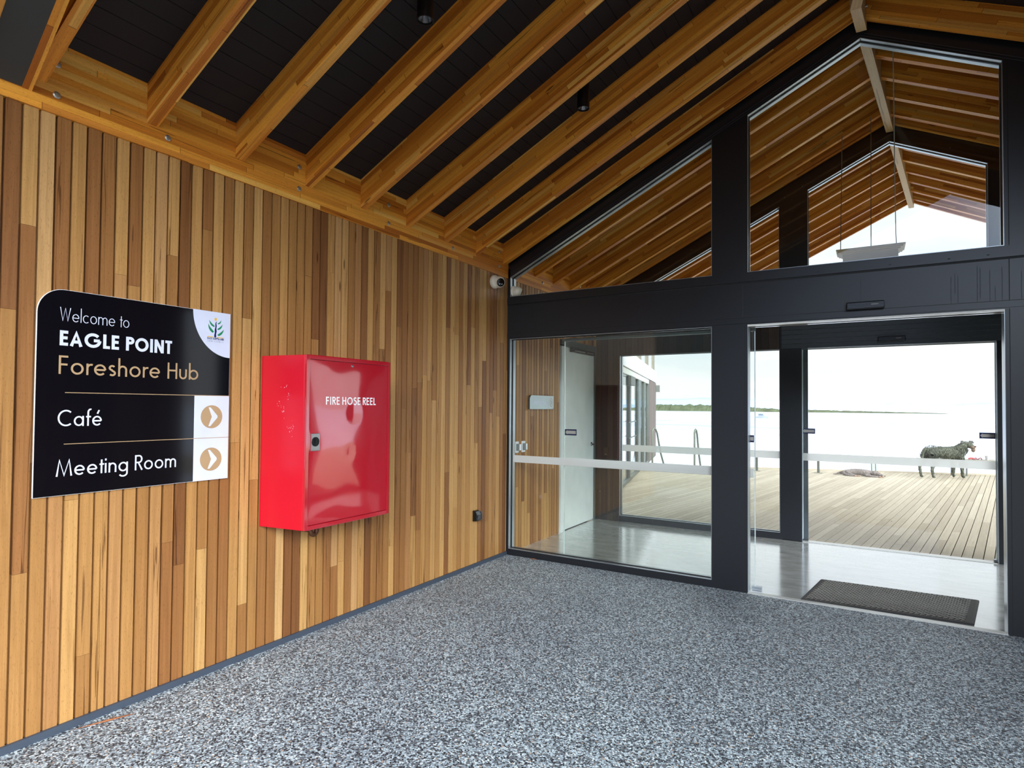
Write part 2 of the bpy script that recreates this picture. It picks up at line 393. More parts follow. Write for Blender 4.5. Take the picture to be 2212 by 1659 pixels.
def box1(name, m_, x0, x1, y0, y1, z0, z1, parent=None, bevel=0, g=(0, 0, 1), rnd=0):
    b = MB(); b.box(x0, x1, y0, y1, z0, z1, rnd, g); return b.build(name, m_, parent, bevel=bevel)


def tag(o, label=None, cat=None, group=None, kind=None):
    if label: o['label'] = label
    if cat: o['category'] = cat
    if group: o['group'] = group
    if kind: o['kind'] = kind
    return o


def thing(name, loc, label, cat, group=None, kind=None):
    o = bpy.data.objects.new(name, None); C.objects.link(o); o.location = loc; o.empty_display_size = .1
    WM[o.name] = Matrix.Translation(V(loc)); return tag(o, label, cat, group, kind)


# ------------------------------------------------------------------ key dimensions (metres)
XW = -.54            # face of the timber wall
D = 2.5              # second glazed wall
HDR = mat('grey_ribbed_header', S(62, 68, 72), .35)
SL, SR = .487, .494  # roof slopes left and right of the ridge
def ridge_x(y): return 2.78 + .1 * y if y > -.4 else 2.74 + .18 * (-.4 - y)
def ridge_z(y): return 3.393 + SL * ridge_x(y)          # underside of the rafters at the ridge
def zl(x): return 3.393 + SL * x                        # underside of the left rafters
RD = .22             # rafter depth


def zr(x, y): return ridge_z(y) - .03 - SR * (x - ridge_x(y))


# ------------------------------------------------------------------ ground, floors, lake
b = MB(); b.box(-40, 40, -60, -6.3, -.14, -.01)  # unseen dark ground, added to keep bright paving out of the glass reflections
tag(b.build('unseen_dark_ground', mat('dark_ground', S(62, 62, 64), .85, bump=(60, .4))), 'unseen dark ground added behind the viewer to dim reflections in the glass', 'ground', kind='structure')
b = MB(); b.box(-9, 16, -6.3, .0, -.12, 0)
tag(b.build('floor', AGG), 'speckled black and white exposed aggregate paving under the entrance roof', 'paving', kind='structure')
b = MB(); b.box(XW, 4.6, 0.0, 2.6, -.12, .0)
tag(b.build('floor_lobby', CONC), 'polished grey concrete floor between the two glazed walls', 'floor', kind='structure')
b = MB(); b.box(1.912, 3.651, -.012, .05, -.01, .007)
tag(b.build('trim_1', mat('pale_threshold_metal', S(206, 206, 200), .35, .4)), 'pale metal threshold strip under the open sliding door', 'threshold', kind='structure')
b = MB(); b.box(1.9, 3.95, 2.5, 2.62, -.01, .006)
tag(b.build('trim_2', MATS['pale_threshold_metal']), 'pale metal threshold strip at the edge of the deck', 'threshold', kind='structure')

# deck boards, skewed a little to the building
dd_, dn_ = V((.1546, .988, 0)).normalized(), V((.988, -.1546, 0)).normalized()
E0, E1 = V((.22, 12.23, 0)), V((5.44, 14.0, 0))
ed_ = (E1 - E0).normalized()
b = MB(); pitch = .0955
k = -150
while k < 130:
    o = dn_ * (k * pitch) + V((2, 2.62, 0))
    def hitY(o_): return o_ + dd_ * ((2.62 - o_.y) / dd_.y)
    def hitE(o_):
        n = V((-ed_.y, ed_.x, 0)); return o_ + dd_ * ((E0 - o_).dot(n) / dd_.dot(n))
    o2 = o + dn_ * (pitch - .009)
    a0, a1, c0, c1 = hitY(o), hitY(o2), hitE(o), hitE(o2)
    L = (c0 - a0).length; t = 0; first = random.uniform(.6, 3.5)
    cuts = [0]
    while cuts[-1] < L: cuts.append(min(L, (cuts[-1] + (first if len(cuts) == 1 else 3.6))))
    for s0, s1 in zip(cuts, cuts[1:]):
        f0, f1 = s0 / L, s1 / L - (.001 if s1 < L else 0)
        p = [a0.lerp(c0, f0), a1.lerp(c1, f0), a1.lerp(c1, f1), a0.lerp(c0, f1)]
        p = [q + V((0, 0, -.08)) for q in p]
        b.prism(p, (0, 0, .03), random.random(), dd_)
    k += 1
dk = b.build('deck', DK); tag(dk, 'weathered grey timber boardwalk deck running out to the lake edge', 'deck', kind='structure')
b = MB(); q = [V((-9, 2.62, -.3)), V((9, 2.62, -.3)), E0 + ed_ * 9.5 + V((0, 0, -.3)), E0 - ed_ * 10 + V((0, 0, -.3))]
b.prism(q, (0, 0, .2), 0, (1, 0, 0), mat('deck_shadow_base', S(60, 54, 46), .9))  # sheet coloured dark for the shade in the gaps between boards
b.obox(E0 - ed_ * 10 + V((0, 0, -.32)), ed_ * 20, V((-ed_.y, ed_.x, 0)) * .05, (0, 0, .3), .3, ed_, DK)
tag(b.build('deck_shade_and_edge', DK), 'shade-dark sheet under the board gaps, with the timber edge board of the boardwalk', 'deck base', kind='structure')

b = MB(); b.face([(-4000, 12, -2.5), (4000, 12, -2.5), (4000, 9000, -2.5), (-4000, 9000, -2.5)], 0, (1, 0, 0))
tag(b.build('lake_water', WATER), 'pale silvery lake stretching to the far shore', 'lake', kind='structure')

# far shore
def mound(name, y, x0, x1, hf, m_, label, cat, depth, kind, n=240):
    b = MB(); pts = []
    for i in range(n + 1):
        x = x0 + (x1 - x0) * i / n; h = hf(i / n)
        pts.append((x, h))
    for (xa, ha), (xb, hb) in zip(pts, pts[1:]):
        b.face([(xa, y, -2.6), (xb, y, -2.6), (xb, y + depth * .15, -2.5 + hb * .8), (xa, y + depth * .15, -2.5 + ha * .8)], 0, (1, 0, 0), None, True)
        b.face([(xa, y + depth * .15, -2.5 + ha * .8), (xb, y + depth * .15, -2.5 + hb * .8), (xb, y + depth * .5, -2.5 + hb), (xa, y + depth * .5, -2.5 + ha)], 0, (1, 0, 0), None, True)
        b.face([(xa, y + depth * .5, -2.5 + ha), (xb, y + depth * .5, -2.5 + hb), (xb, y + depth, -2.6), (xa, y + depth, -2.6)], 0, (1, 0, 0), None, True)
    return tag(b.build(name, m_, weld=True), label, cat, kind=kind)


from mathutils import noise as mn
def nz(x, s=0): return mn.noise(V((x, s, 0)))


TREE = mat('shore_foliage', S(84, 88, 66), .9, 0, .1, var=(.09, .8))
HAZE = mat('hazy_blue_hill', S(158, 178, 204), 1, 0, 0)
yS = 800
def treeh(t):
    x = -.42 + .52 * t
    base = 8.4 if x < -.22 else (8.4 - (x + .22) * 46 if x < -.12 else max(.35, 3.8 - (x + .12) * 15.5))
    return base * (1 + .28 * nz(t * 60, 1) + .2 * nz(t * 200, 2)) * (1 if t < .985 else (1 - t) / .015)
mound('shore_trees', yS, -.42 * yS, .10 * yS, treeh, TREE, 'low green band of trees along the far shore of the lake', 'trees', 60, 'stuff', 500)
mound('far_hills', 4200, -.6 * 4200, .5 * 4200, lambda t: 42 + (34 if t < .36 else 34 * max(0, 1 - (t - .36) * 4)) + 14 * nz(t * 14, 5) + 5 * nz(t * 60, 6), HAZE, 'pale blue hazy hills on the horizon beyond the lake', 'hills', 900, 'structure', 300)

# ------------------------------------------------------------------ timber wall (left)
b = MB(); pitch = .0687; y = -5.1 + .006
while y < D - .01:
    y1 = min(y + pitch, D)
    zt_ = 3.02
    spans = [(0.03, zt_)]
    if y1 > 1.36 and y < 2.46: spans = [(2.47, zt_)]
    if y > 0.1: spans = [(0.0 if s0 < 1 else s0, s1) for s0, s1 in spans]
    for s0, s1 in spans:
        z = s0; first = True
        while z < s1 - .001:
            zn = z + (random.uniform(.3, 2.4) if first else random.uniform(1.1, 2.6)); first = False
            if zn > s1 - .35: zn = s1
            r = random.random()
            b.box(XW - .030, XW - .023, y, y1, z, zn, r); b.box(XW - .024, XW, y + .0108, y1 - .001, z, zn - .0012, r)
            z = zn
    y = y1
tag(b.build('wall_left', WB), 'honey-brown hardwood wall of narrow vertical boards', 'wall', kind='structure')
box1('wall_left_core', BLK2, XW - .2, XW - .031, -5.1, 2.6, 0, 3.3)
tag(bpy.data.objects['wall_left_core'], 'dark backing behind the timber boards', 'wall', kind='structure')
b = MB(); b.box(XW - .005, XW + .016, -5.1, -.002, 0, .036)
tag(b.build('baseboard_left', mat('charcoal_skirting', S(62, 70, 82), .45)), 'charcoal metal skirting strip under the timber wall', 'skirting', kind='structure')

# long glulam beam on top of the wall, with its bolts
wb = MB(); wb.box(XW - .12, XW + .006, -5.1, 6.4, 3.0, 3.37, .37, (0, 1, 0))
wbo = wb.build('wall_beam', GL); tag(wbo, 'long laminated timber beam resting on the left wall under the rafters', 'beam')
for by in (-4.27, -3.73, -2.82, -1.914, -1.024, -.19, .8, 1.9):
    for bz in (3.095, 3.246):
        if abs(by + 3.73) < .01 and bz > 3.2: continue
        c_ = MB(); c_.lathe((XW + .006, by, bz), (1, 0, 0), [(.017, 0), (.017, .003), (.011, .006), (.011, .012), (.0, .014)], 16)
        o = c_.build('bolt', ZNC, wbo)


# ------------------------------------------------------------------ rafters and roof
ORD = ['first', 'second', 'third', 'fourth', 'fifth', 'sixth', 'seventh', 'eighth', 'ninth']
def rafter(y, side, label, group):
    """y = middle of a rafter 60 mm thick"""
    y0, y1 = y - .030, y + .030; b = MB(); rx = ridge_x(y); r = random.random() * 9
    if side < 0:
        x0, x1 = XW + .007, rx - .034; s, z0, z1 = SL, zl(x0), zl(x1)
    else:
        x0, x1 = rx + .034, 6.1; s, z0, z1 = -SR, zr(x0, y), zr(x1, y)
    b.prism([(x0, y0, z0), (x1, y0, z1), (x1, y0, z1 + RD), (x0, y0, z0 + RD)], (0, y1 - y0, 0), r, (1, 0, s))
    o = b.build('rafter', GL); tag(o, label, 'rafter', group); return o


out_y = [q - .030 for q in (-.05, -.578, -1.101, -1.637, -2.173, -2.707, -3.248, -3.785)]
for i, y in enumerate(out_y):
    rafter(y, -1, f'{ORD[i]} laminated timber rafter out from the glazed wall, on the left roof slope', 'rafters of the entrance roof, left slope')
    lab = 'timber rafter at the top right, against the dark glazed wall' if i == 0 else 'timber rafter whose pale underside just enters the top right corner' if i == 1 else f'{ORD[i]} rafter out from the glazed wall on the right roof slope, above the picture'
    rafter(y, 1, lab, 'rafters of the entrance roof, right slope')
rafter(-4.345, -1, 'last rafter of the left slope, beside the black soffit in the top left corner', 'rafters of the entrance roof, left slope')
room_y = [.12, .627, 1.109, 1.602, 2.12, 2.42]
for i, y in enumerate(room_y):
    for s in (-1, 1):
        rafter(y, s, f'{ORD[i]} rafter back inside the lobby, seen through the upper glass, {"left" if s < 0 else "right"} of the ridge', 'lobby rafters behind the upper glass')
deck_y = [2.72, 3.323, 3.86, 4.42, 4.95, 5.52, 6.05]
for i, y in enumerate(deck_y):
    for s in (-1, 1):
        rafter(y, s, f'{ORD[i]} rafter of the deck roof beyond the lobby, {"left" if s < 0 else "right"} of the ridge', 'deck roof rafters beyond the lobby')

# ridge beams
def ridge(ya, yb, label, cut=.0):
    b = MB(); n = 1
    A = V((ridge_x(ya), ya, ridge_z(ya))); B = V((ridge_x(yb), yb, ridge_z(yb)))
    w_ = .036; dz0, dz1 = -.115, .26
    b.prism([A + V((-w_, 0, dz0)), A + V((w_, 0, dz0)), A + V((w_, 0, dz1)), A + V((-w_, 0, dz1))], B - A, random.random(), B - A)
    o = b.build('ridge_beam', RB); tag(o, label, 'beam', 'ridge beams'); return o


ro = ridge(-.04, -.41, 'pale ridge beam meeting the peak of the glazed wall at the top')
rb2 = ridge(-.4, -4.4, 'ridge beam of the entrance roof running back overhead')
ridge(.16, 2.46, 'pale ridge beam inside the lobby behind the tallest window')
ridge(2.64, 6.36, 'pale ridge beam of the deck roof seen through both glazed walls')
for bz in (.12, .03):
    c_ = MB(); c_.lathe((ridge_x(-.13) + .036, -.13, ridge_z(-.13) + bz), (1, 0, 0), [(.014, 0), (.014, .003), (.009, .006), (.009, .014), (0, .015)], 14); c_.build('bolt', ZNC, ro)
c_ = MB(); c_.lathe((ridge_x(-.13) - .036, -.13, ridge_z(-.13) + .0), (-1, 0, 0), [(.014, 0), (.014, .003), (.009, .006), (.009, .014), (0, .015)], 14); c_.build('bolt', ZNC, ro)

# ceiling boards on top of the rafters
b = MB(); b2 = MB(); ys = [-8.1, -.4, 6.4]
for ya, yb in zip(ys, ys[1:]):
    ax, bx = ridge_x(ya + .001), ridge_x(yb - .001) if yb > 0 else ridge_x(yb)
    bw = .096; x = XW - .12
    # left slope: boards run along y
    xm = max(ax, bx)
    while x < xm + .01:
        x1 = x + bw
        def px_(xx, yy):
            rx = ax + (bx - ax) * (yy - ya) / (yb - ya); xx = min(xx, rx); return V((xx, yy, zl(xx) + RD))
        p = [px_(x, ya), px_(x1 - .004, ya), px_(x1 - .004, yb), px_(x, yb)]
        if (p[1] - p[0]).length > 1e-4 or (p[3] - p[2]).length > 1e-4:
            b.prism([q + V((0, 0, .0)) for q in p], (0, 0, .02), 0, (0, 1, 0), CEIL)
        x = x1
    p = [V((XW - .12, ya, zl(XW - .12) + RD + .006)), V((ax, ya, zl(ax) + RD + .006)), V((bx, yb, zl(bx) + RD + .006)), V((XW - .12, yb, zl(XW - .12) + RD + .006))]
    b.prism(p, (0, 0, .12), 0, (0, 1, 0), CSEAM)
    p = [V((ax, ya, zr(ax, ya) + RD + .006)), V((6.3, ya, zr(6.3, ya) + RD + .006)), V((6.3, yb, zr(6.3, yb) + RD + .006)), V((bx, yb, zr(bx, yb) + RD + .006))]
    b2.prism(p, (0, 0, .12), 0, (0, 1, 0), CSEAM)
    for k in range(40):
        u0, u1 = k / 40, (k + 1) / 40 - .0012
        f = lambda u, yy, rx: V((rx + (6.3 - rx) * u, yy, zr(rx + (6.3 - rx) * u, yy) + RD))
        b2.prism([f(u0, ya, ax), f(u1, ya, ax), f(u1, yb, bx), f(u0, yb, bx)], (0, 0, .02), 0, (0, 1, 0), CEIL)
tag(b.build('ceiling', CEIL), 'black lining boards above the rafters of the left roof slope', 'ceiling', kind='structure')
tag(b2.build('ceiling_right', CEIL), 'black lining boards above the rafters of the right roof slope', 'ceiling', kind='structure')

# timber fascia on the lake gable
b = MB(); y = 6.4
for s in (-1, 1):
    rx, rz = ridge_x(y), ridge_z(y)
    x1 = XW - .3 if s < 0 else 6.2; z1 = zl(x1) if s < 0 else zr(x1, y)
    z0 = rz if s < 0 else rz - .03
    b.prism([(rx, y, rz - .01), (x1, y, z1 - .01), (x1, y, z1 + .34), (rx, y, rz + .34)], (0, .04, 0), .4, (1, 0, (z1 - z0) / (x1 - rx)))
tag(b.build('gable_fascia', GL), 'timber fascia board closing the lake end of the deck roof', 'fascia', kind='structure')

# raking portal beam in the top left corner: black soffit edged in timber
so = V((-.54, -4.37, 3.07)); sd = V((1, -.10, SL)); sw = V((-.10, -1, 0)).normalized()
t = thing('portal_beam', so, 'black boxed raking beam with timber edges in the top left corner', 'beam')
xr_ = (ridge_x(-4.7) + .54)
def pbeam(name, m_, a, c, zb, dep, rnd=0):
    b = MB(); o = so + V((0, -a, zb)); b.prism([o, o + V((0, -(c - a), 0)), o + V((0, -(c - a), dep)), o + V((0, 0, dep))], sd * xr_, rnd, sd); return b.build(name, m_, t)
pbeam('soffit_panel', mat('charcoal_soffit', S(58, 60, 58), .6), .04, .19, 0, .4)
pbeam('timber_edge', GL, 0, .04, -.004, .45, .3)
pbeam('timber_edge', GL, .19, .26, -.01, .45, .7)

b = MB(); y = -4.45
while y < -.08:
    b.box(5.6, 5.63, y, y + .066, .03, 3.3, random.random()); y += .0687
b.box(5.64, 5.8, -4.45, 0, 0, 3.3)
tag(b.build('wall_cafe', WB), 'timber boarded wall on the far right side of the entrance, out of the picture', 'wall', kind='structure')

# ------------------------------------------------------------------ glazed wall 1 and 2
def ring(poly, t):
    """inner offset of a convex polygon (x,z) by t"""
    n = len(poly); out = []
    cx = sum(p[0] for p in poly) / n; cz = sum(p[1] for p in poly) / n
    lines = []
    for i in range(n):
        a, b_ = V(poly[i]), V(poly[(i + 1) % n]); d = (b_ - a).normalized(); nn = V((-d.y, d.x))
        if (V((cx, cz)) - a).dot(nn) < 0: nn = -nn
        lines.append((a + nn * t, d))
    for i in range(n):
        (p, d), (q, e) = lines[i - 1], lines[i]
        cr = d.x * e.y - d.y * e.x; s = ((q - p).x * e.y - (q - p).y * e.x) / cr; out.append(p + d * s)
    return out


def frame_ring(b, poly, t, y0, y1, m_):
    o = [V(p) for p in poly]; i_ = ring(poly, t); n = len(o)
    for k in range(n):
        j = (k + 1) % n
        P = [(o[k].x, y0, o[k].y), (o[j].x, y0, o[j].y), (i_[j].x, y0, i_[j].y), (i_[k].x, y0, i_[k].y)]
        b.prism(P, (0, y1 - y0, 0), 0, (1, 0, 0), m_)


def window(name, poly, y, label, strip=None, gm=GLS, depth=.12):
    """aluminium reveal liner, gasket, pane and frosted safety strip in an opening"""
    x0, z0 = poly[0]; t = thing(name, (x0, y, z0), label, 'window', kind='structure')
    b = MB(); frame_ring(b, poly, .004, y - .001, y + .042, SIL); frame_ring(b, poly, .004, y + .062, y + depth, SIL); b.build('window_frame', SIL, t)
    b = MB(); frame_ring(b, poly, .010, y + .0425, y + .0615, GASK); b.build('gasket', GASK, t)
    b = MB(); q = ring(poly, .006); b.prism([(p.x, y + .049, p.y) for p in q], (0, .008, 0), 0, (1, 0, 0)); b.build('pane', gm, t)
    if strip:
        b = MB()
        for sx0, sx1, sz0, sz1 in strip: b.box(sx0, sx1, y + .0465, y + .0475, sz0, sz1)
        b.build('frosted_strip', STRIP, t)
    return t


T = .12
XL, XM1, XM2, XA, XR = -.508, 1.6106, 1.9124, 2.767, 3.6506
def rk(x, y=0):  # underside of the raking frame
    if y < 1: return 3.2554 + SL * x if x < XA else 3.2554 + SL * XA - .511 * (x - XA)
    return 3.193 + SL * x if x < 3.023 else 3.193 + SL * 3.023 - .499 * (x - 3.023)
zT, zH, zB = 2.7945, 2.3334, .0669
XE = 6.2
b = MB()
def bx(x0, x1, z0, z1, y0=0, th=T, m_=None): b.box(x0, x1, y0, y0 + th, z0, z1, 0, (0, 0, 1), m_)
bx(XW, XL, 0, 3.1); bx(XL, XM1, 0, zB); bx(XL, XM1, zH, zT)
b.prism([(XM1, 0, 0), (XM2, 0, 0), (XM2, 0, rk(XM2)), (XM1, 0, rk(XM1))], (0, T, 0))
bx(XM2, XR, zH, zT); 0
b.prism([(XR, 0, 0), (4.75, 0, 0), (4.75, 0, rk(4.75)), (XR, 0, rk(XR))], (0, T, 0), 0, (0, 0, 1))
top = lambda x: (zl(x) + .03) if x < ridge_x(0) else zr(x, 0) + .04
def rakeband(x0, x1, y=0, th=T):
    b.prism([(x0, y, rk(x0, y)), (x1, y, rk(x1, y)), (x1, y, topy(x1, y)), (x0, y, topy(x0, y))], (0, th, 0), 0, (1, 0, SL))
def topy(x, y): return (zl(x) + .2) if x < ridge_x(y) else zr(x, y) + .2
rakeband(XW, XA); rakeband(XA, ridge_x(0)); rakeband(ridge_x(0), 4.75)
fac = b.build('wall_entrance', BLK); tag(fac, 'dark metal-clad gable wall framing the lobby glass and sliding door', 'wall', kind='structure')

# trims on the face: flat cover strips and shadow lines
b = MB()
def tr(x0, x1, z0, z1, d=.006, m_=BLK): b.box(x0, x1, -d, 0, z0, z1, 0, (1, 0, 0), m_)
tr(XW + .001, 4.75, zT - .084, zT - .018, .010, BLK); tr(XW + .001, 4.75, zT - .1, zT - .085, .001, GASK)
tr(XW + .001, 4.75, 2.345, 2.392, .006, BLK); tr(XW + .001, 4.75, 2.392, 2.3965, .0005, GASK)
tr(XM1 + .015, XM1 + .018, .1, zH, .0005, GASK); tr(XM2 - .024, XM2 - .021, 0, zH - .01, .0005, GASK)
tr(XR + .024, XR + .029, 0, 2.335, .0005, GASK); tr(XR + .024, XR + .029, 2.4, zT - .1, .0005, GASK); tr(XR + .0245, XR + .029, zT, rk(3.67), .0005, GASK)
tr(1.872, 1.8735, 2.4, zT - .1, .0004, mat('seam_grey', S(70, 72, 76), .5)); tr(2.76, 2.762, 2.35, 2.66, .0004, GASK)
for x0, x1 in ((XL, XA), (XA, 4.6)):
    for o_, h in ((.018, .003), (.040, .003)):
        z_ = lambda x: rk(x) + o_
        b.prism([(x0, -.0006, z_(x0)), (x1, -.0006, z_(x1)), (x1, -.0006, z_(x1) + h), (x0, -.0006, z_(x0) + h)], (0, .0006, 0), 0, (1, 0, 0), MATS['seam_grey'])
for x in (0.05, .55, 1.05, 1.53, 1.95, 2.45, 2.95, 3.32, 3.55): tr(x, x + .017, zT - .063, zT - .056, .0105, GASK)
tag(b.build('trim_3', BLK), 'flat dark cover strips and slotted sill of the glazed gable', 'trim', kind='structure')
# water run marks
b = MB(); STN = mat('water_stain', S(52, 58, 66), .6)
for x, z0, z1 in ((3.34, 2.40, 2.60), (3.364, 2.47, 2.62), (3.382, 2.40, 2.60), (3.496, 2.40, 2.66), (3.512, 2.42, 2.65), (3.568, 2.40, 2.62), (3.598, 2.4, 2.5), (3.637, 2.40, 2.64), (3.744, 2.4, 2.6)):
    n = 14; w_ = .0018
    P = [(x + .0022 * nz(i * .5, x * 50), z0 + (z1 - z0) * i / n) for i in range(n + 1)]
    for (xa, za), (xb, zb) in zip(P, P[1:]): b.face([(xa - w_, -.0009, za), (xa + w_, -.0009, za), (xb + w_, -.0009, zb), (xb - w_, -.0009, zb)])
sto = b.build('water_stains', STN, fac)

window('window_1', [(XL, zB), (XM1, zB), (XM1, zH), (XL, zH)], 0, 'large fixed lobby window left of the dark post', [(XL + .03, XM1 - .005, .997, 1.073)])
window('window_2', [(XL, zT), (XM1, zT), (XM1, rk(XM1)), (XL, rk(XL))], 0, 'triangular upper window under the left roof slope')
window('window_3', [(XM2, zT), (XR, zT), (XR, rk(XR)), (XA, rk(XA)), (XM2, rk(XM2))], 0, 'tall peaked upper window above the open sliding door')

# door opening liner of wall 1 with soffit track whitened for reflected lake light
b = MB(); b.box(XM2, XR, .0, T, zH - .016, zH, 0, (1, 0, 0), mat('glare_white_track', S(244, 242, 230), .12, 0, 1.0)); b.box(XM2, XR, .05, .056, zH - .02, zH - .0155, 0, (1, 0, 0), GASK)
b.box(XM2, XM2 + .004, 0, .115, 0, zH - .016, 0, (0, 0, 1), SIL); b.box(XR - .003, XR, 0, .115, .0, zH - .016, 0, (0, 0, 1), SIL)
tag(b.build('trim_4', SIL), 'aluminium lining and track, whitened for lake glare, of the entrance door opening', 'door lining', kind='structure')


def arrow_sticker(t, x0, x1, z0, z1, y, flip=False):
    b = MB(); b.box(x0, x1, y, y + .001, z0, z1); s = b.build('arrow_sticker', NAVS, t)
    w_, h = x1 - x0, z1 - z0; b = MB(); c = (z0 + z1) / 2
    P = [(.05, .5), (.2, .88), (.2, .76), (.93, .76), (.93, .24), (.2, .24), (.2, .12)]
    P = [(x0 + a * w_, z0 + q * h) for a, q in P]; yy = y - .0006 if not flip else y + .0016
    b.prism([(a, yy, q) for a, q in (P[0], P[1], P[6])], (0, .0005, 0)); b.prism([(a, yy, q) for a, q in P[2:6]], (0, .0005, 0)); b.build('arrow', GRYS, s)


def slide_leaf(name, x0, x1, y, z1, label, strip, stk, gm):
    t = thing(name, (x0, y, 0), label, 'door', kind='structure')
    b = MB(); b.box(x0 + .006, x1 - .006, y, y + .010, .03, z1); b.build('pane', gm, t)
    b = MB(); b.box(x0, x0 + .007, y - .002, y + .012, .03, z1); b.box(x1 - .007, x1, y - .002, y + .012, .03, z1); b.build('edge_strip', mat('polished_glass_edge', S(220, 232, 228), .2, .3), t)
    b = MB(); b.box(x0, x1, y - .008, y + .018, z1, z1 + .03); b.build('top_rail', GREYM, t)
    b = MB(); b.box(x1 - .03, x1 + .05, y - .018, y + .03, .004, .034); b.build('floor_guide', SIL, t)
    b = MB()
    for a in strip: b.box(a[0], a[1], y - .0015, y - .0005, a[2], a[3])
    b.build('frosted_strip', STRIP, t)
    for a in stk: arrow_sticker(t, a[0], a[1], a[2], a[3], y - .0015)
    return t


slide_leaf('door_1', .085, 1.955, .135, 2.29, 'glass sliding door leaf slid open behind the lobby window',
           [(.086, 1.94, .985, 1.068)], [(.094, .228, 1.304, 1.368), (1.86, 1.945, 1.299, 1.363)], GLS2)
slide_leaf('door_2', 2.121, 3.95, D + .055, 2.32, 'closed glass sliding door to the deck beyond the lobby',
           [(2.13, 3.95, .975, 1.065)], [(2.118, 2.257, 1.302, 1.365), (3.81, 3.946, 1.301, 1.364)], GLS2)

# second glazed wall
HDR = mat('grey_ribbed_header', S(62, 68, 72), .35)
b = MB(); y = D
bx2 = lambda x0, x1, z0, z1, m_=None: b.box(x0, x1, y, y + T, z0, z1, random.random(), (0, 0, 1), m_)
x = XW
while x < -.187 - .001:
    x1 = min(x + .0882, -.187); b.box(x + .001, x1 - .001, y - .02, y + T, 0, zT, random.random(), (0, 0, 1), BC); x = x1
while x < 1.876 - .001:
    x1 = min(x + .0883, 1.876); b.box(x + .001, x1 - .001, y - .02, y + T, 2.336, zT, random.random(), (0, 0, 1), BC); x = x1
bx2(-.187, 1.876, 0, .081, BLK2)
b.box(1.876, 2.120, y, y + T, 0, zT, 0, (0, 0, 1), BLK); b.box(2.121, 2.178, y + .08, y + T, 0, 2.336, 0, (0, 0, 1), HDR)
b.prism([(1.876, y, zT), (2.185, y, zT), (2.185, y, rk(2.185, y)), (1.876, y, rk(1.876, y))], (0, T, 0), 0, (0, 0, 1), BLK)
z = 2.336
while z < zT:
    zn = min(z + .056, zT); b.box(1.9, 4.6, y - .02, y + T, z + .001, zn - .003, 0, (1, 0, 0), HDR); z = zn
bx2(XW, 4.6, zT - .01, zT + .001, BLK2)
b.prism([(3.896, y, zT), (4.6, y, zT), (4.6, y, rk(4.6, y)), (3.896, y, rk(3.896, y))], (0, T, 0), 0, (0, 0, 1), BLK)
bx2(3.955, 4.6, 0, 2.34, BLK2)
for x0, x1 in ((XW, ridge_x(y)), (ridge_x(y), 4.6)):
    xs = [x0, 3.023, x1] if x0 < 3.023 < x1 else [x0, x1]
    for a, c in zip(xs, xs[1:]):
        b.prism([(a, y, rk(a, y)), (c, y, rk(c, y)), (c, y, topy(c, y)), (a, y, topy(a, y))], (0, T, 0), 0, (1, 0, SL), BLK)
tag(b.build('wall_lake', BLK), 'dark boarded wall with glazing between the lobby and the deck', 'wall', kind='structure')
window('window_4', [(-.187, .081), (1.876, .081), (1.876, 2.334), (-.187, 2.334)], D, 'lobby window looking over the deck to the lake', [(-.16, 1.87, .985, 1.076)])
window('window_5', [(XW + .05, zT), (1.872, zT), (1.872, rk(1.872, y)), (XW + .05, rk(XW + .05, y))], D, 'upper left window of the lobby wall facing the deck')
window('window_6', [(2.185, zT), (3.896, zT), (3.896, rk(3.896, y)), (3.023, rk(3.023, y)), (2.185, rk(2.185, y))], D, 'peaked upper window facing the deck and the sky')
b = MB(); b.box(2.185, 3.95, D - .02, D + T, 2.328, 2.336, 0, (1, 0, 0)); b.box(2.119, 2.122, D - .003, D + .05, 0, 2.33); b.box(3.95, 3.956, D - .003, D + T, 0, 2.33)
tag(b.build('trim_5', SIL), 'pale metal lining around the door to the deck', 'door lining', kind='structure')
# closed right end of the lobby
b = MB(); b.box(4.6, 4.7, .12, D, 0, .08); b.box(4.6, 4.7, .12, D, 2.334, 4.2); b.box(4.6, 4.7, .12, .3, .08, 2.334); b.box(4.6, 4.7, 2.3, D, .08, 2.334)
tag(b.build('wall_right', BLK2), 'dark framed glazed end wall of the lobby on the right', 'wall', kind='structure')
t = thing('window_7', (4.65, .3, .08), 'lobby end window on the right, hidden from view', 'window', kind='structure'); b = MB(); b.box(4.645, 4.655, .3, 2.3, .08, 2.334); b.build('pane', GLS2, t)

# white inner door in the timber wall
t = thing('door_3', (XW, 1.34, 0), 'white painted door in the timber wall inside the lobby', 'door', kind='structure')
b = MB(); b.box(XW - .02, XW + .012, 1.335, 1.405, 0, 2.40); b.build('door_frame', DOORW, t)
b = MB(); b.box(XW - .02, XW + .012, 1.335, 2.46, 2.385, 2.47); b.box(XW - .02, XW + .012, 2.41, 2.46, 0, 2.385); b.build('door_frame', GREYM, t)
b = MB(); b.box(XW - .03, XW - .004, 1.405, 2.41, .012, 2.385); b.build('door_panel', DOORW, t, bevel=.002)
b = MB(); b.cyl((XW - .004, 2.33, 1.08), (XW + .05, 2.33, 1.08), .011, n=14); b.cyl((XW + .045, 2.335, 1.08), (XW + .045, 2.22, 1.08), .009, n=14); b.lathe((XW - .004, 2.33, 1.08), (1, 0, 0), [(.027, 0), (.027, .007), (0, .008)], 20); b.build('door_handle', CHR, t)
b = MB(); b.box(XW - .002, XW + .045, 1.6, 2.34, 2.325, 2.378); cl = b.build('door_closer', DKM, t, bevel=.006)
b = MB(); b.box(XW + .045, XW + .047, 1.66, 2.0, 2.338, 2.352); b.box(XW + .045, XW + .047, 2.05, 2.28, 2.345, 2.352); b.build('arm', ZNC, cl)


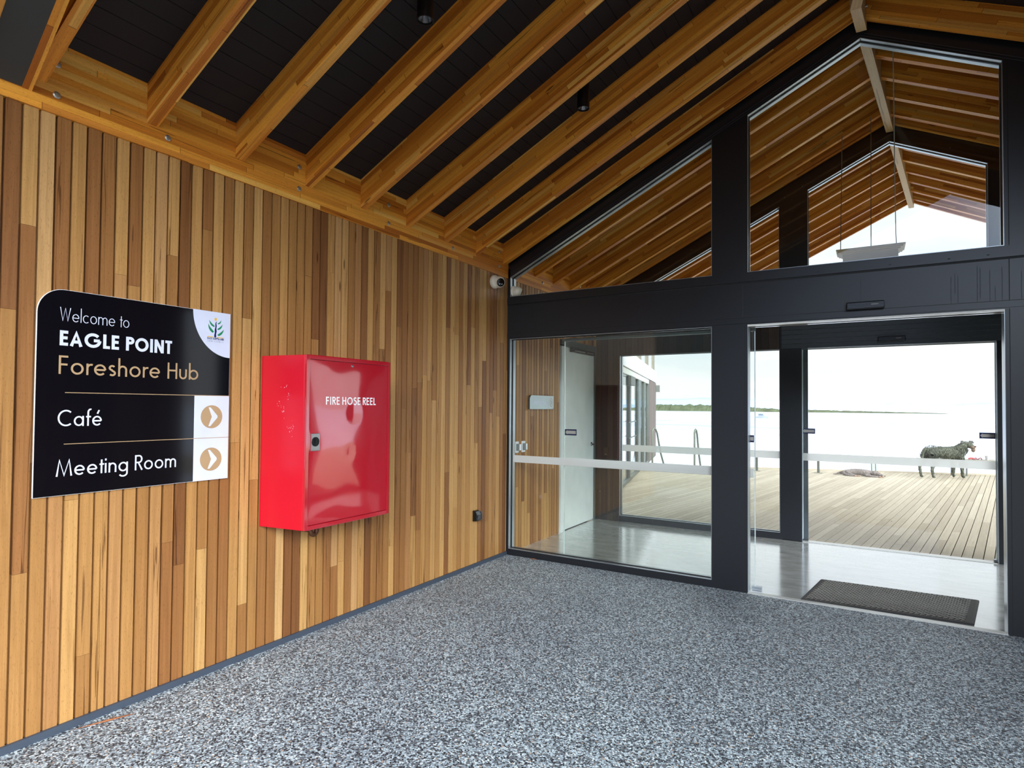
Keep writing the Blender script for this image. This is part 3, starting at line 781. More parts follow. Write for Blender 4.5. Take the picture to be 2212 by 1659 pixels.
# ------------------------------------------------------------------ stroke lettering
def arc(cx, cy, rx, ry, a0, a1, n=None):
    n = n or max(4, int(abs(a1 - a0) / 12))
    return [(cx + rx * math.cos(R(a0 + (a1 - a0) * i / n)), cy + ry * math.sin(R(a0 + (a1 - a0) * i / n))) for i in range(n + 1)]


def glyph(ch, t, X=.62):
    h = t / 2; r = X / 2 - h; st = []; A = 1.06
    ring_ = lambda cx: arc(cx, X / 2, r, r, 0, 360, 30)
    if ch == 'o': return [ring_(X / 2)], X
    if ch == 'c': return [arc(X / 2, X / 2, r, r, 48, 312)], X * .88
    if ch in 'eé':
        s = [[(X - h, X / 2), (h, X / 2)], arc(X / 2, X / 2, r, r, 0, 318)]
        if ch == 'é': s.append([(X * .52, X + .13), (X * .70, X + .36)])
        return s, X
    if ch == 'a': return [ring_(X / 2), [(X - h, 0), (X - h, X)]], X
    if ch == 'b': return [ring_(X / 2), [(h, 0), (h, A)]], X
    if ch == 'g': return [ring_(X / 2), [(X - h, X), (X - h, -.12)] + arc(X / 2, -.1, r, r * .75, 0, -150)[1:]], X
    if ch in 'hn':
        w_ = .50; rr = w_ / 2 - h
        return [[(h, 0), (h, A if ch == 'h' else X)], arc(w_ / 2, X - h - rr, rr, rr, 180, 0) + [(w_ - h, 0)]], w_
    if ch == 'm':
        w_ = .46; rr = w_ / 2 - h
        return [[(h, 0), (h, X)], arc(w_ / 2, X - h - rr, rr, rr, 180, 0) + [(w_ - h, 0)], arc(w_ / 2 + w_ - t, X - h - rr, rr, rr, 180, 0) + [(2 * w_ - t - h, 0)]], 2 * w_ - t
    if ch == 'u':
        w_ = .50; rr = w_ / 2 - h
        return [[(h, X)] + arc(w_ / 2, h + rr, rr, rr, 180, 360) + [(w_ - h, X)]], w_
    if ch == 'l': return [[(h, 0), (h, A)]], t
    if ch == 'i': return [[(h, 0), (h, X)], [(h, X + .16), (h, X + .16 + t * 1.25)]], t
    if ch == 'r': return [[(h, 0), (h, X)], arc(h + .2, X - .2 - h, .2, .2, 180, 70)], .33
    if ch == 't': return [[(.13, 0), (.13, .86)], [(0, X - h), (.28, X - h)]], .27
    if ch == 'f': return [[(.13, 0), (.13, .84)] + arc(.29, .84, .16, .19, 180, 75)[1:], [(0, X - h), (.31, X - h)]], .33
    if ch == 's': return [arc(.19, X * .73, .14, X * .27 - h, 35, 255) + arc(.19, X * .27, .15, X * .27 - h, 75, -140)], .38
    if ch == 'W': return [[(.03, 1), (.25, .02), (.47, .94), (.69, .02), (.91, 1)]], .94
    if ch == 'M': return [[(.03, 0), (.17, .97), (.45, .05), (.73, .97), (.87, 0)]], .9
    if ch == 'E': return [[(h, 0), (h, 1)], [(h, 1 - h), (.46, 1 - h)], [(h, .52), (.43, .52)], [(h, h), (.46, h)]], .46
    if ch == 'F': return [[(h, 0), (h, 1)], [(h, 1 - h), (.45, 1 - h)], [(h, .52), (.42, .52)]], .45
    if ch == 'L': return [[(h, 0), (h, 1)], [(h, h), (.42, h)]], .42
    if ch == 'I': return [[(h, 0), (h, 1)]], t
    if ch == 'T': return [[(.24, 0), (.24, 1)], [(0, 1 - h), (.48, 1 - h)]], .48
    if ch == 'H': return [[(h, 0), (h, 1)], [(h, .52), (.62 - h, .52)], [(.62 - h, 0), (.62 - h, 1)]], .62
    if ch == 'N': return [[(h, 0), (h, 1)], [(h, .97), (.66 - h, .03)], [(.66 - h, 0), (.66 - h, 1)]], .66
    if ch == 'A': return [[(h * .9, 0), (.36, 1 - h), (.72 - h * .9, 0)], [(.16, .3), (.56, .3)]], .72
    if ch == 'O': return [arc(.45, .5, .45 - h, .5 - h, 0, 360, 36)], .9
    if ch == 'C': return [arc(.5, .5, .5 - h, .5 - h, 50, 310)], .84
    if ch == 'G': return [arc(.5, .5, .5 - h, .5 - h, 42, 360), [(1 - h, .5), (.55, .5)]], 1.0
    if ch == 'D': return [[(h, 0), (h, 1)], [(h, 1 - h), (.26, 1 - h)] + arc(.26, .5, .36 - h, .5 - h, 90, -90) + [(h, h)]], .62
    if ch in 'PR':
        s = [[(h, 0), (h, 1)], [(h, 1 - h), (.28, 1 - h)] + arc(.28, .73, .2 - h * .3, .27 - h, 90, -90) + [(h, .46 + h)]]
        if ch == 'R': s.append([(.26, .46), (.5, 0)])
        return s, .5
    if ch == 'U': return [[(h, 1), (h, .3)] + arc(.3, .3, .3 - h, .3 - h, 180, 360) + [(.6 - h, 1)]], .6
    if ch == 'S': return [arc(.24, .75, .19, .25 - h, 30, 262) + arc(.24, .25 + h * .5, .21, .25, 78, -145)], .48
    return [], .28


def ribbon(b, pts, w_, to3, thick):
    h = w_ / 2; P = []
    for p in pts:
        if not P or (V((p[0], p[1])) - P[-1]).length > 1e-6: P.append(V((p[0], p[1])))
    n = len(P); Lf, Rt = [], []
    closed = (P[0] - P[-1]).length < 1e-6
    for i in range(n):
        d0 = (P[i] - P[i - 1]) if i > 0 else ((P[0] - P[-2]) if closed else (P[1] - P[0]))
        d1 = (P[i + 1] - P[i]) if i < n - 1 else ((P[1] - P[0]) if closed else (P[-1] - P[-2]))
        d0.normalize(); d1.normalize(); n0, n1 = V((-d0.y, d0.x)), V((-d1.y, d1.x)); mm = (n0 + n1)
        mm = mm.normalized() if mm.length > 1e-6 else n0; k = h / max(.6, mm.dot(n0)); Lf.append(P[i] + mm * k); Rt.append(P[i] - mm * k)
    for i in range(n - 1):
        q = [to3(*Rt[i]), to3(*Rt[i + 1]), to3(*Lf[i + 1]), to3(*Lf[i])]
        e = (to3(0, 0, thick) - to3(0, 0)); b.prism(q, e, 0, (0, 1, 0))


def text(s, u0, v0, cap, width, t, to3, thick=.0006, gap=.13, space=.34, X=.62):
    pen = 0; lay = []
    for ch in s:
        if ch == ' ': pen += space; continue
        g, w_ = glyph(ch, t, X); lay.append((g, pen)); pen += w_ + (gap if ch not in 'rtfT' else gap * .5)
    sx = width / (pen - gap); b = MB()
    for g, x in lay:
        for si_, st in enumerate(g):
            # keep the stroke width even when the line is fitted to its width
            ribbon(b, [(u0 + (x + p[0]) * sx, v0 + p[1] * cap) for p in st], t * cap * min(1, (sx / cap) ** .6), to3, thick + .00018 * si_)
    return b


# ------------------------------------------------------------------ welcome sign
SY, SZ = -4.33, 1.148; SX = XW + .012
t = thing('welcome_sign', (XW, SY, SZ), 'large black wall sign welcoming visitors to the foreshore hub', 'sign')
W_, H_ = 1.004, 1.006
out = [(0, 0), (W_, 0), (W_, H_)] + arc(.112, H_ - .12, .112, .12, 90, 180, 14)
to = lambda x: (lambda u, v, d=0: V((x + d, SY + u, SZ + v)))
f0 = to(SX)
b = MB(); b.prism([to(XW + .002)(u, v) for u, v in out], (.0085, 0, 0)); board = b.build('backing_board', WHTE, t)
b = MB(); sc_ = lambda u, v: (.0018 + u * (W_ - .0036) / W_, .0018 + v * (H_ - .0036) / H_)
b.prism([to(XW + .0105)(*sc_(u, v)) for u, v in out], (.0015, 0, 0)); b.build('black_face', SGN, t)
WF = to(SX)
b = MB(); b.prism([WF(u, v) for u, v in [(W_, H_)] + arc(W_, H_, .239, .271, 180, 270, 20)], (.0006, 0, 0)); b.build('white_corner_panel', WHT, t)
b = MB(); b.prism([WF(u, v) for u, v in [(.783, 0), (W_, 0), (W_, .501), (.783, .501)]], (.0006, 0, 0)); ap = b.build('arrow_panel', WHT, t)
W2 = to(SX + .0006)
for cv in (.376, .123):
    b = MB(); b.prism([W2(u, v) for u, v in arc(.892, cv, .069, .069, 0, 360, 40)[:-1]], (.0004, 0, 0)); disc = b.build('tan_disc', TAN, ap)
    b = MB(); W3 = to(SX + .001)
    ch = [(.875, cv + .052), (.9275, cv), (.875, cv - .052), (.884, cv)]
    ch = [(.872, cv + .056), (.884, cv + .056), (.929, cv + .006), (.929, cv - .006), (.884, cv - .056), (.872, cv - .056), (.893, cv)]
    b.prism([W3(*ch[i]) for i in (0, 1, 2, 3, 6)], (.0004, 0, 0)); b.prism([W3(*ch[i]) for i in (3, 4, 5, 6)], (.0004, 0, 0)); b.build('chevron', WHT, disc)
b = MB(); b.prism([W2(u, v) for u, v in [(.123, .5005), (W_, .5005), (W_, .504), (.123, .504)]], (.0004, 0, 0)); b.build('divider_line', TAN, t)
b = MB(); b.prism([W2(u, v) for u, v in [(.123, .2485), (W_, .2485), (W_, .252), (.123, .252)]], (.0004, 0, 0)); b.build('divider_line', TAN, t)
for s_, v0, cap, wd, th, m_, x0, X in (('Welcome to', .852, .067, .320, .062, WHT, .094, .60), ('EAGLE POINT', .732, .0735, .546, .20, WHT, .095, .6), ('Foreshore Hub', .5925, .0905, .709, .105, TAN, .094, .64),
                                    ('Café', .337, .081, .196, .10, WHT, .095, .62), ('Meeting Room', .0935, .081, .587, .10, WHT, .094, .62)):
    text(s_, x0, v0, cap, wd, th, WF, gap=.14 if th < .2 else .1, X=X).build('lettering', m_, t)
def LG(x, y): return (.856 + (x - 615) * .106 / 455, .962 - ((y - .1 * (x - 830)) - 520) * .000224)
W4 = to(SX + .0007)
lg = MB(); lg.prism([W4(*LG(x, y)) for x, y in ((800, 1000), (797, 940), (812, 880), (808, 800), (825, 720), (822, 650), (835, 600), (862, 575), (852, 640), (864, 700), (852, 770), (864, 850), (848, 920), (855, 985), (825, 1020))], (.0004, 0, 0))
logo = lg.build('emblem', NAVY, t)
b = MB(); b.prism([W4(*LG(830 + 33 * math.cos(a), 520 + 42 * math.sin(a))) for a in [i * math.pi / 10 for i in range(20)]], (.0004, 0, 0))
b.build('yellow_disc', YEL, logo)
for x0, x1 in ((615, 780), (870, 1058)):
    b = MB(); b.prism([W4(*LG(x, y)) for x, y in ((x0, 970 + .1 * (x0 - 615)), (x1, 970 + .1 * (x1 - 615)), (x1, 990 + .1 * (x1 - 615)), (x0, 990 + .1 * (x0 - 615)))], (.0004, 0, 0)); b.build('yellow_line', YEL, logo)
b = MB()
for tip, base, wd in (((655, 540), (795, 715), 24), ((628, 640), (770, 870), 30), ((985, 540), (892, 645), 18), ((1025, 655), (892, 795), 24), ((1065, 795), (900, 955), 30)):
    tx, ty, bx_, by_ = *tip, *base; n = 8; d = V((tx - bx_, ty - by_)); nn = V((-d.y, d.x)).normalized(); sgn = -1 if tx < bx_ else 1
    Lp, Rp = [], []
    for i in range(n + 1):
        f = i / n; c = V((bx_, by_)) + d * f + nn * sgn * -22 * math.sin(math.pi * f) * -1; ww = wd * math.sin(math.pi * (f * .8 + .2) ** .8) + 1
        Lp.append(c + nn * ww); Rp.append(c - nn * ww)
    for i in range(n): b.prism([W4(*LG(*Lp[i])), W4(*LG(*Lp[i + 1])), W4(*LG(*Rp[i + 1])), W4(*LG(*Rp[i]))], (.0004, 0, 0))
b.build('leaves', GRN, logo)
text('EAST GIPPSLAND', .856, .8385, .0125, .106, .2, lambda u, v, d=0: W4(u, v, d), .0004).build('lettering', NAVY, t)
text('SHIRE COUNCIL', .857, .8245, .008, .102, .1, lambda u, v, d=0: W4(u, v, d), .0004, gap=.6, space=.8).build('lettering', mat('grey_vinyl', S(120, 122, 150), .5), t)

# ------------------------------------------------------------------ fire hose cabinet
t = thing('fire_hose_cabinet', (XW, -3.09, .812), 'red steel fire hose reel cabinet mounted on the timber wall', 'cabinet')
xf = XW + .352; z0, z1 = .813, 1.9155
b = MB(); P = [(XW + .001, -3.089), (xf - .004, -3.036), (xf - .004, -2.262), (XW + .001, -2.262)]
b.prism([(x, y, z0) for x, y in P], (0, 0, z1 - z0)); b.build('body', RED2, t, bevel=.003)
ya, yb = -3.034, -2.263
b = MB()
for q in ((ya, ya + .028, z0, z1), (yb - .026, yb, z0, z1), (ya + .028, yb - .026, z1 - .026, z1), (ya + .028, yb - .026, z0, z0 + .026)): b.box(xf - .004, xf + .012, *q)
b.build('front_frame', RED, t, bevel=.003)
dy0, dy1, dz0, dz1 = ya + .031, yb - .029, z0 + .029, z1 - .029
b = MB(); nx, nz_ = 26, 34
def dent(y, z):
    d = 0
    for cy, cz, r, a in ((-2.62, 1.55, .05, .004), (-2.66, 1.28, .03, .002), (-2.9, 1.78, .03, .0015)):
        d += a * math.exp(-((y - cy) ** 2 + (z - cz) ** 2) / r ** 2)
    f = (y - dy0) / (dy1 - dy0); g = (z - dz0) / (dz1 - dz0)
    return xf + .008 + .006 * math.sin(math.pi * f) * math.sin(math.pi * g) + .0016 * nz(y * 5, z * 4) - d
for i in range(nx):
    for j in range(nz_):
        yy = [dy0 + (dy1 - dy0) * (i + k) / nx for k in (0, 1)]; zz = [dz0 + (dz1 - dz0) * (j + k) / nz_ for k in (0, 1)]
        b.face([(dent(yy[0], zz[0]), yy[0], zz[0]), (dent(yy[1], zz[0]), yy[1], zz[0]), (dent(yy[1], zz[1]), yy[1], zz[1]), (dent(yy[0], zz[1]), yy[0], zz[1])], 0, (0, 0, 1), None, True)
b.box(xf - .003, xf + .0075, dy0, dy1, dz0, dz1)
dr = b.build('door', RED, t)
TX = lambda u, v, d=0: V((dent(-2.872 + u, 1.602 + v) + .0008 + d, -2.872 + u, 1.602 + v))
txt = text('FIRE HOSE REEL', 0, 0, .052, .460, .155, TX, .0005, gap=.17, space=.26); tob = txt.build('lettering', mat('white_lettering', S(240, 236, 236), .4), dr)
b = MB(); b.box(xf + .006, xf + .0135, -2.9905, -2.919, 1.308, 1.419); h = b.build('handle', CHR, dr, bevel=.002)
b = MB(); b.lathe((xf + .0135, -2.955, 1.366), (1, 0, 0), [(.030, 0), (.030, .002), (.026, .0022), (.026, .001), (0, .001)], 28, DKM)
b.prism([(xf + .0145, -2.955 + s * q, 1.366 + r_) for s, q, r_ in ((-1, .009, .026), (-1, .004, 0), (-1, .009, -.026), (1, .009, -.026), (1, .004, 0), (1, .009, .026))], (.006, 0, 0), 0, (0, 0, 1), DKM); b.build('turn_grip', DKM, h)
b = MB(); b.lathe((dent(-2.641, 1.866), -2.641, 1.866), (1, 0, 0), [(.009, 0), (.009, .003), (.004, .004), (0, .004)], 16); b.build('rivet', CHR, dr)
b = MB(); b.lathe((dent(dy0 + .012, 1.3), dy0 + .03, 1.9), (1, 0, 0), [(.0001, 0), (0, .0001)], 4)
# chipped paint marks on the side
b = MB()
for k in range(46):
    c = random.choice(((.20, 1.72), (.24, 1.66), (.15, 1.60), (.19, 1.56), (.25, 1.44), (.24, 1.47)))
    dx_, z = c[0] + random.gauss(0, .012), c[1] + random.gauss(0, .02); r_ = random.uniform(.0008, .0024)
    if not (.02 < dx_ < .33): continue
    yy = -3.089 + .053 * dx_ / .348 - .0012; b.face([(XW + dx_ - r_, yy, z - r_), (XW + dx_ + r_, yy, z - r_ * .5), (XW + dx_ + r_ * .3, yy, z + r_ * 1.6)])
b.build('paint_specks', WHTE, t)
t = thing('water_pipe', (XW, -2.77, .7), 'short bronze pipe elbow below the red cabinet', 'pipe')
b = MB(); cx = XW + .13
b.tube([(cx, -2.728, .813), (cx, -2.728, .765)] + [(cx, -2.753 + .025 * math.cos(a), .74 - .025 * math.sin(a) + .0) for a in [i * math.pi / 8 for i in range(0, 9)]] + [(cx, -2.778, .745), (cx - .02, -2.782, .75), (XW + .0, -2.782, .75)], .016, 14)
b.build('pipe_elbow', BRZ, t)
for p, q in (((cx, -2.728, .79), (cx, -2.728, .77)),):
    b = MB(); b.cyl(p, q, .021, n=12); b.build('coupling', BRZ, t)

# ------------------------------------------------------------------ power outlet, camera
t = thing('power_outlet', (XW, -.57, .45), 'small black weatherproof power outlet low on the timber wall', 'outlet')
b = MB(); yy0, yy1 = -.645, -.565
b.prism([(XW, yy0, .455), (XW + .05, yy0, .462), (XW + .055, yy0, .52), (XW + .03, yy0, .56), (XW, yy0, .565)], (0, .08, 0)); b.build('housing', mat('gloss_black_plastic', S(14, 15, 17), .12), t, bevel=.006)
b = MB(); b.box(XW + .0, XW + .058, -.56, -.555, .47, .55); b.prism([(XW + .05, -.63, .475), (XW + .053, -.58, .475), (XW + .056, -.58, .515), (XW + .054, -.63, .515)], (.004, 0, 0)); b.build('socket_cover', mat('clear_grey_plastic', S(60, 62, 66), .06, 0, 1.0), t)


def dome_cam(loc, label, direc, k=1.3):
    t = thing('security_camera', loc, label, 'camera', 'white dome cameras')
    o = V(loc); b = MB(); b.lathe(o, (1, 0, 0), [(0, 0), (.050 * k, 0), (.054 * k, .006 * k), (.054 * k, .024 * k), (.050 * k, .034 * k), (.040 * k, .04 * k), (0, .04 * k)], 32); b.build('base', mat('cream_plastic', S(236, 224, 204), .35), t)
    c = o + V((.052, .010, -.003)) * k; d = V(direc).normalized()
    b = MB(); b.lathe(c, d, [(.046 * k * math.sin(R(a)), -.046 * k * math.cos(R(a))) for a in range(0, 132, 10)] + [(.033 * k, .034 * k)], 32); b.build('ball', MATS['cream_plastic'], t)
    b = MB(); b.lathe(c + d * .033 * k, d, [(.033 * k, 0), (.031 * k, .005 * k), (.02 * k, .009 * k), (0, .010 * k)], 28); e = b.build('lens_window', mat('gloss_black_lens', S(8, 8, 10), .06), t)
    sx = d.cross(V((0, 0, 1))).normalized(); uz = sx.cross(d); b = MB()
    for q in (-1, 1): b.cyl(c + d * .040 * k + (sx * q * .009 - uz * .012) * k, c + d * .0435 * k + (sx * q * .009 - uz * .012) * k, .004 * k, n=12)
    b.build('led', WHTE, e)


dome_cam((XW, -.30, 2.905), 'white dome camera high on the timber wall outside, by the corner of the glass', (.80, -.60, -.28))
dome_cam((XW, .075, 2.862), 'white dome camera just inside the glass, in the corner of the triangular window', (.8, .6, -.3))

# ------------------------------------------------------------------ downlights
def downlight(x, y, zb, label, r=.047, L=.2):
    t = thing('downlight', (x, y, zb), label, 'ceiling light', 'black cylinder downlights')
    b = MB(); zt_ = zl(x) + RD + .003
    b.lathe((x, y, 0), (0, 0, 1), [(r, zt_ + r * .6), (r, zb), (r - .004, zb - .001), (r - .006, zb + .012)], 28); b.build('housing', DKM, t)
    b = MB(); b.lathe((x, y, zb + .012), (0, 0, 1), [(r - .006, 0), (.03, .03), (.016, .045), (0, .045)], 24); b.build('reflector', mat('faceted_reflector', S(150, 150, 150), .25, 1), t)


downlight(.70, -2.98, 3.77, 'black cylinder downlight at the top edge, nearest the viewer')
downlight(.953, -1.37, 3.897, 'black cylinder downlight between rafters in the middle of the entrance ceiling')
downlight(1.2, 1.36, 4.21, 'black cylinder downlight inside the lobby, seen through the triangular window')


# ------------------------------------------------------------------ door sensors
def sensor(x0, x1, z0, z1, y, label):
    t = thing('door_sensor', (x0, y, z0), label, 'sensor', 'automatic door sensors')
    b = MB(); b.box(x0, x1, y - .045, y, z0, z1); b.build('housing', mat('black_sensor_plastic', S(20, 21, 26), .25), t, bevel=.008)
    b = MB(); n = 12; P = []
    for i in range(n + 1):
        f = i / n; P.append((x0 + .012 + (x1 - x0) * .75 * f, z0 + .026 - .016 * math.sin(f * math.pi * .9) + .006 * f))
    for (a, c), (e, g) in zip(P, P[1:]): b.face([(a, y - .0458, c - .0012), (e, y - .0458, g - .0012), (e, y - .0458, g + .0012), (a, y - .0458, c + .0012)])
    b.build('lower_lens', mat('dark_lens_grey', S(66, 68, 74), .2), t)
    b = MB(); xx = x0 + (x1 - x0) * .66
    for i in range(8): b.box(xx + i * .0062, xx + i * .0062 + .0045, y - .0462, y - .0455, z0 + .030, z0 + .0355)
    b.build('maker_mark', GRYS, t)


sensor(2.661, 2.921, 2.396, 2.455, -.011, 'black automatic door sensor on the dark header above the entrance door')
sensor(2.898, 3.161, 2.370, 2.428, D - .021, 'black automatic door sensor above the door to the deck, further back')

# ------------------------------------------------------------------ floor mat
P = [V((2.318, .045, .0)), V((3.472, .100, .0)), V((3.590, .827, .0)), V((2.422, .789, .0))]
t = thing('floor_mat', P[0], 'black ribbed rubber doormat just inside the entrance door', 'mat')
b = MB(); cen = sum(P, V((0, 0, 0))) / 4; RUBD = mat('black_rubber_edge', S(26, 26, 26), .7)
Q = [p.lerp(cen, .03) + V((0, 0, .017)) for p in P]
P0 = [p + V((0, 0, .001)) for p in P]
P1 = [p.lerp(cen, .004) + V((0, 0, .012)) for p in P]
for i in range(4): b.face([P0[i], P0[(i + 1) % 4], P1[(i + 1) % 4], P1[i]], 0, (1, 0, 0), RUBD); b.face([P1[i], P1[(i + 1) % 4], Q[(i + 1) % 4], Q[i]], 0, (1, 0, 0), RUB)
b.face(Q, 0, (1, 0, 0), RUB); b.face([p for p in P0[::-1]], 0, (1, 0, 0), RUBD); b.build('mat_base', RUB, t)
b = MB(); NX, NY = 30, 24
def bil(u, v): return P[0].lerp(P[1], u).lerp(P[3].lerp(P[2], u), v)
for j in range(NY):
    for i in range(NX):
        u = (i + (.5 if j % 2 else 0) + .25) / NX; v = (j + .5) / NY
        if u > .985: continue
        u0, u1 = .035 + .93 * u - .0125, .035 + .93 * u + .0125; v0, v1 = .05 + .9 * v - .010, .05 + .9 * v + .010
        q = [bil(max(.03, u0), v), bil((u0 + u1) / 2, v0), bil(min(.97, u1), v), bil((u0 + u1) / 2, v1)]
        q = [bil(max(.03, u0), v), bil(u0 * .75 + u1 * .25, v0), bil(u0 * .25 + u1 * .75, v0), bil(min(.97, u1), v), bil(u0 * .25 + u1 * .75, v1), bil(u0 * .75 + u1 * .25, v1)]
        b.prism([p + V((0, 0, .016)) for p in q], (0, 0, .005))
b.build('tread_pattern', mat('worn_rubber', S(134, 132, 124), .7, 0, .3), t)

# ------------------------------------------------------------------ lobby wall items
t = thing('meeting_room_sign', (XW, .44, 1.57), 'pale grey meeting room sign on the timber wall inside the lobby', 'sign')
a0, a1, q0, q1 = .47, 1.075, 1.572, 1.733
o_ = [(0, 0), (.585, 0), (.605, .02), (.605, .161)] + arc(.05, .111, .05, .05, 90, 180, 8)
b = MB(); b.prism([(XW + .001, a0 + u, q0 + v) for u, v in o_], (.024, 0, 0)); b.build('backing', mat('dark_sign_edge', S(70, 62, 54), .5), t)
b = MB(); b.prism([(XW + .025, a0 + u, q0 + v) for u, v in o_], (.003, 0, 0)); b.build('face', mat('silver_sign_face', S(186, 198, 198), .3, .2), t)
WS = lambda u, v, d=0: V((XW + .028 + d, a0 + u, q0 + v))
text('Meeting Room', .05, .055, .062, .40, .13, WS, .0005).build('lettering', WHT, t)
b = MB(); b.prism([WS(u, v) for u, v in [(.48, .002), (.6, .02), (.604, .16), (.48, .16)]], (.0003, 0, 0)); b.build('arrow_patch', mat('pale_patch', S(212, 220, 218), .4), t)
b = MB(); ribbon(b, arc(.542, .08, .036, .05, 0, 360, 30), .006, WS, .0008); ribbon(b, [(.53, .105), (.553, .08), (.53, .055)], .012, WS, .0008); b.build('chevron', GRYS, t)

for i, (y0, y1, lab) in enumerate(((.178, .262, 'white light switch on the lobby timber wall, nearer the glass'), (.322, .408, 'white light switch on the lobby timber wall, further from the glass'))):
    t = thing('light_switch', (XW, y0, 1.083), lab, 'switch', 'switches on the lobby wall')
    b = MB(); b.box(XW + .001, XW + .012, y0, y1 - .012, 1.084, 1.210); b.build('plate', WHTE, t, bevel=.003)
    b = MB(); b.box(XW + .012, XW + .03, y0 + .012, y1 - .022, 1.108, 1.184); r_ = b.build('body', mat('grey_switch', S(120, 124, 124), .4), t)
    b = MB(); b.box(XW + .012, XW + .040, y1 - .03, y1 - .006, 1.11, 1.18); b.build('rocker', WHTE, t, bevel=.004)

b = MB(); b.box(-.415, -.343, D - .031, D - .02, .915, 1.03); o = b.build('access_plate', mat('bronze_plate', S(70, 62, 50), .35, .6), bevel=.004)
tag(o, 'small dark bronze access plate on the dark boards beside the lobby window', 'plate')
b = MB(); b.box(-.39, -.37, D - .033, D - .0305, .93, .934); b.build('slot', ZNC, o)

# pendant trough in the lobby
t = thing('pendant_light', (2.83, 2.0, 3.1), 'cream trough pendant hung on wires behind the upper window', 'pendant light')
b = MB(); b.box(2.575, 3.08, 1.9, 2.1, 3.02, 3.285); b.build('trough', CREAM, t, bevel=.004)
b = MB()
for z0_, z1_, e in ((3.285, 3.30, .02), (3.30, 3.318, .045), (3.318, 3.332, .062)): b.box(2.575 - e, 3.08 + e, 1.9 - e, 2.1 + e, z0_, z1_)
b.build('cornice', mat('warm_cream_render', S(232, 214, 180), .6), t, bevel=.004)
for P_ in ([(2.99, .14, 4.62), (3.005, .5, 4.30), (3.03, 1.2, 3.86), (3.055, 1.8, 3.43), (3.068, 2.0, 3.33)], [(2.843, 2.0, zl(2.84)), (2.838, 2.0, 3.332)], [(2.57, 2.02, zl(2.57)), (2.55, 2.02, 3.332)]):
    b = MB(); b.tube(P_, .004, 8); b.build('wire', mat('steel_wire', S(150, 146, 136), .4, .6), t)

# fallen leaves
for pts, z, lab in (([(-.235, -.02), (-.20, -.004), (-.15, -.01), (-.14, -.028), (-.18, -.024)], .004, 'curled brown leaf against the foot of the window frame'),
                    ([(-.50, -4.16), (-.44, -4.02), (-.40, -3.90), (-.425, -3.93), (-.47, -4.06)], .003, 'long dry leaf on the paving beside the skirting')):
    b = MB(); c_ = V((sum(p[0] for p in pts) / 5, sum(p[1] for p in pts) / 5, z + .006))
    for i in range(5): b.face([V((*pts[i], z)), V((*pts[(i + 1) % 5], z)), c_], 0, (1, 0, 0), None, True)
    o = b.build('fallen_leaf', mat('dry_leaf', S(150, 92, 56), .7)); tag(o, lab, 'leaf')

# ------------------------------------------------------------------ out on the deck
DZ = -.05
# cafe wing on the left
wa = V((-1.395, 5.797, 0)); wd = V((-.225, .974, 0)).normalized(); wn_ = V((-wd.y, wd.x, 0))
def wat(y): return wa + wd * ((y - wa.y) / wd.y)
t = thing('cafe_wing', wat(6), 'white fascia and glass doors of the cafe wing beside the deck, far left', 'building')
def wbox(name, m_, ya, yb, z0, z1, d0, d1, par=None):
    b = MB(); A, B = wat(ya), wat(yb); b.obox(A + wn_ * d0 + V((0, 0, z0)), B - A, wn_ * (d1 - d0), (0, 0, z1 - z0), 0, wd); return b.build(name, m_, par or t)
wbox('fascia_beam', FASC, 3.2, 14.95, 2.46, 2.84, -.02, .25)
wbox('head_rail', mat('pale_head_rail', S(214, 214, 206), .5), 3.2, 14.9, 2.32, 2.44, 0, .2)
wbox('sill', GREYM, 3.2, 12, DZ, .02, 0, .12)
for i, (ya, yb) in enumerate(((7.42, 7.62), (9.2, 9.75), (10.75, 10.95), (12.0, 12.15))): wbox('door_stile', GREYM, ya, yb, DZ, 2.32, 0, .1)
wbox('door_closer', mat('grey_closer', S(104, 104, 98), .5), 7.05, 7.9, 2.1, 2.3, -.06, 0)
wbox('door_closer', MATS['grey_closer'], 14.9, 15.15, 2.15, 2.38, -.12, .1)
b = MB()
for yy in (6.72, 8.12): b.tube([wat(yy) - wn_ * .05 + V((0, 0, .94)), wat(yy) - wn_ * .05 + V((0, 0, 1.28))], .02, 8)
for zz in (.94, 1.28): b.tube([wat(6.72) - wn_ * .05 + V((0, 0, zz)), wat(8.12) - wn_ * .05 + V((0, 0, zz))], .014, 8)
b.build('pull_handle', mat('steel_grey_handle', S(90, 104, 104), .35, .6), t)
for ya, yb in ((3.3, 7.42), (7.62, 9.2), (9.75, 10.75), (10.95, 12.0)): wbox('glass_panel', GLS2, ya, yb, .02, 2.32, .04, .05)
wbox('end_wall', mat('brown_cladding', S(96, 78, 70), .6), 12.15, 14.85, DZ, 2.44, -.01, .2)
for yy in (9.55, 11.7, 14.0): wbox('brown_fin', mat('grey_brown_fin', S(120, 112, 96), .6), yy - .3, yy + .3, 2.84, 4.2, .0, .05)

# stair rails
def hoop(x, y, label, k=1.):
    t = thing('stair_handrail', (x, y, DZ), label, 'handrail', 'stainless handrails at the deck edge')
    b = MB(); P_ = [V((x, y, DZ)), V((x, y, .9)), V((x + .008, y + .02, .96)), V((x + .03 * k, y + .06 * k, .985)), V((x + .06 * k, y + .12 * k, .95)), V((x + .085 * k, y + .18 * k, .85)), V((x + .14 * k, y + .35 * k, DZ + .3)), V((x + .19 * k, y + .5 * k, DZ - .05))]
    b.tube(P_, .027, 10); b.build('rail', mat('weathered_steel', S(112, 114, 102), .4, .4), t)


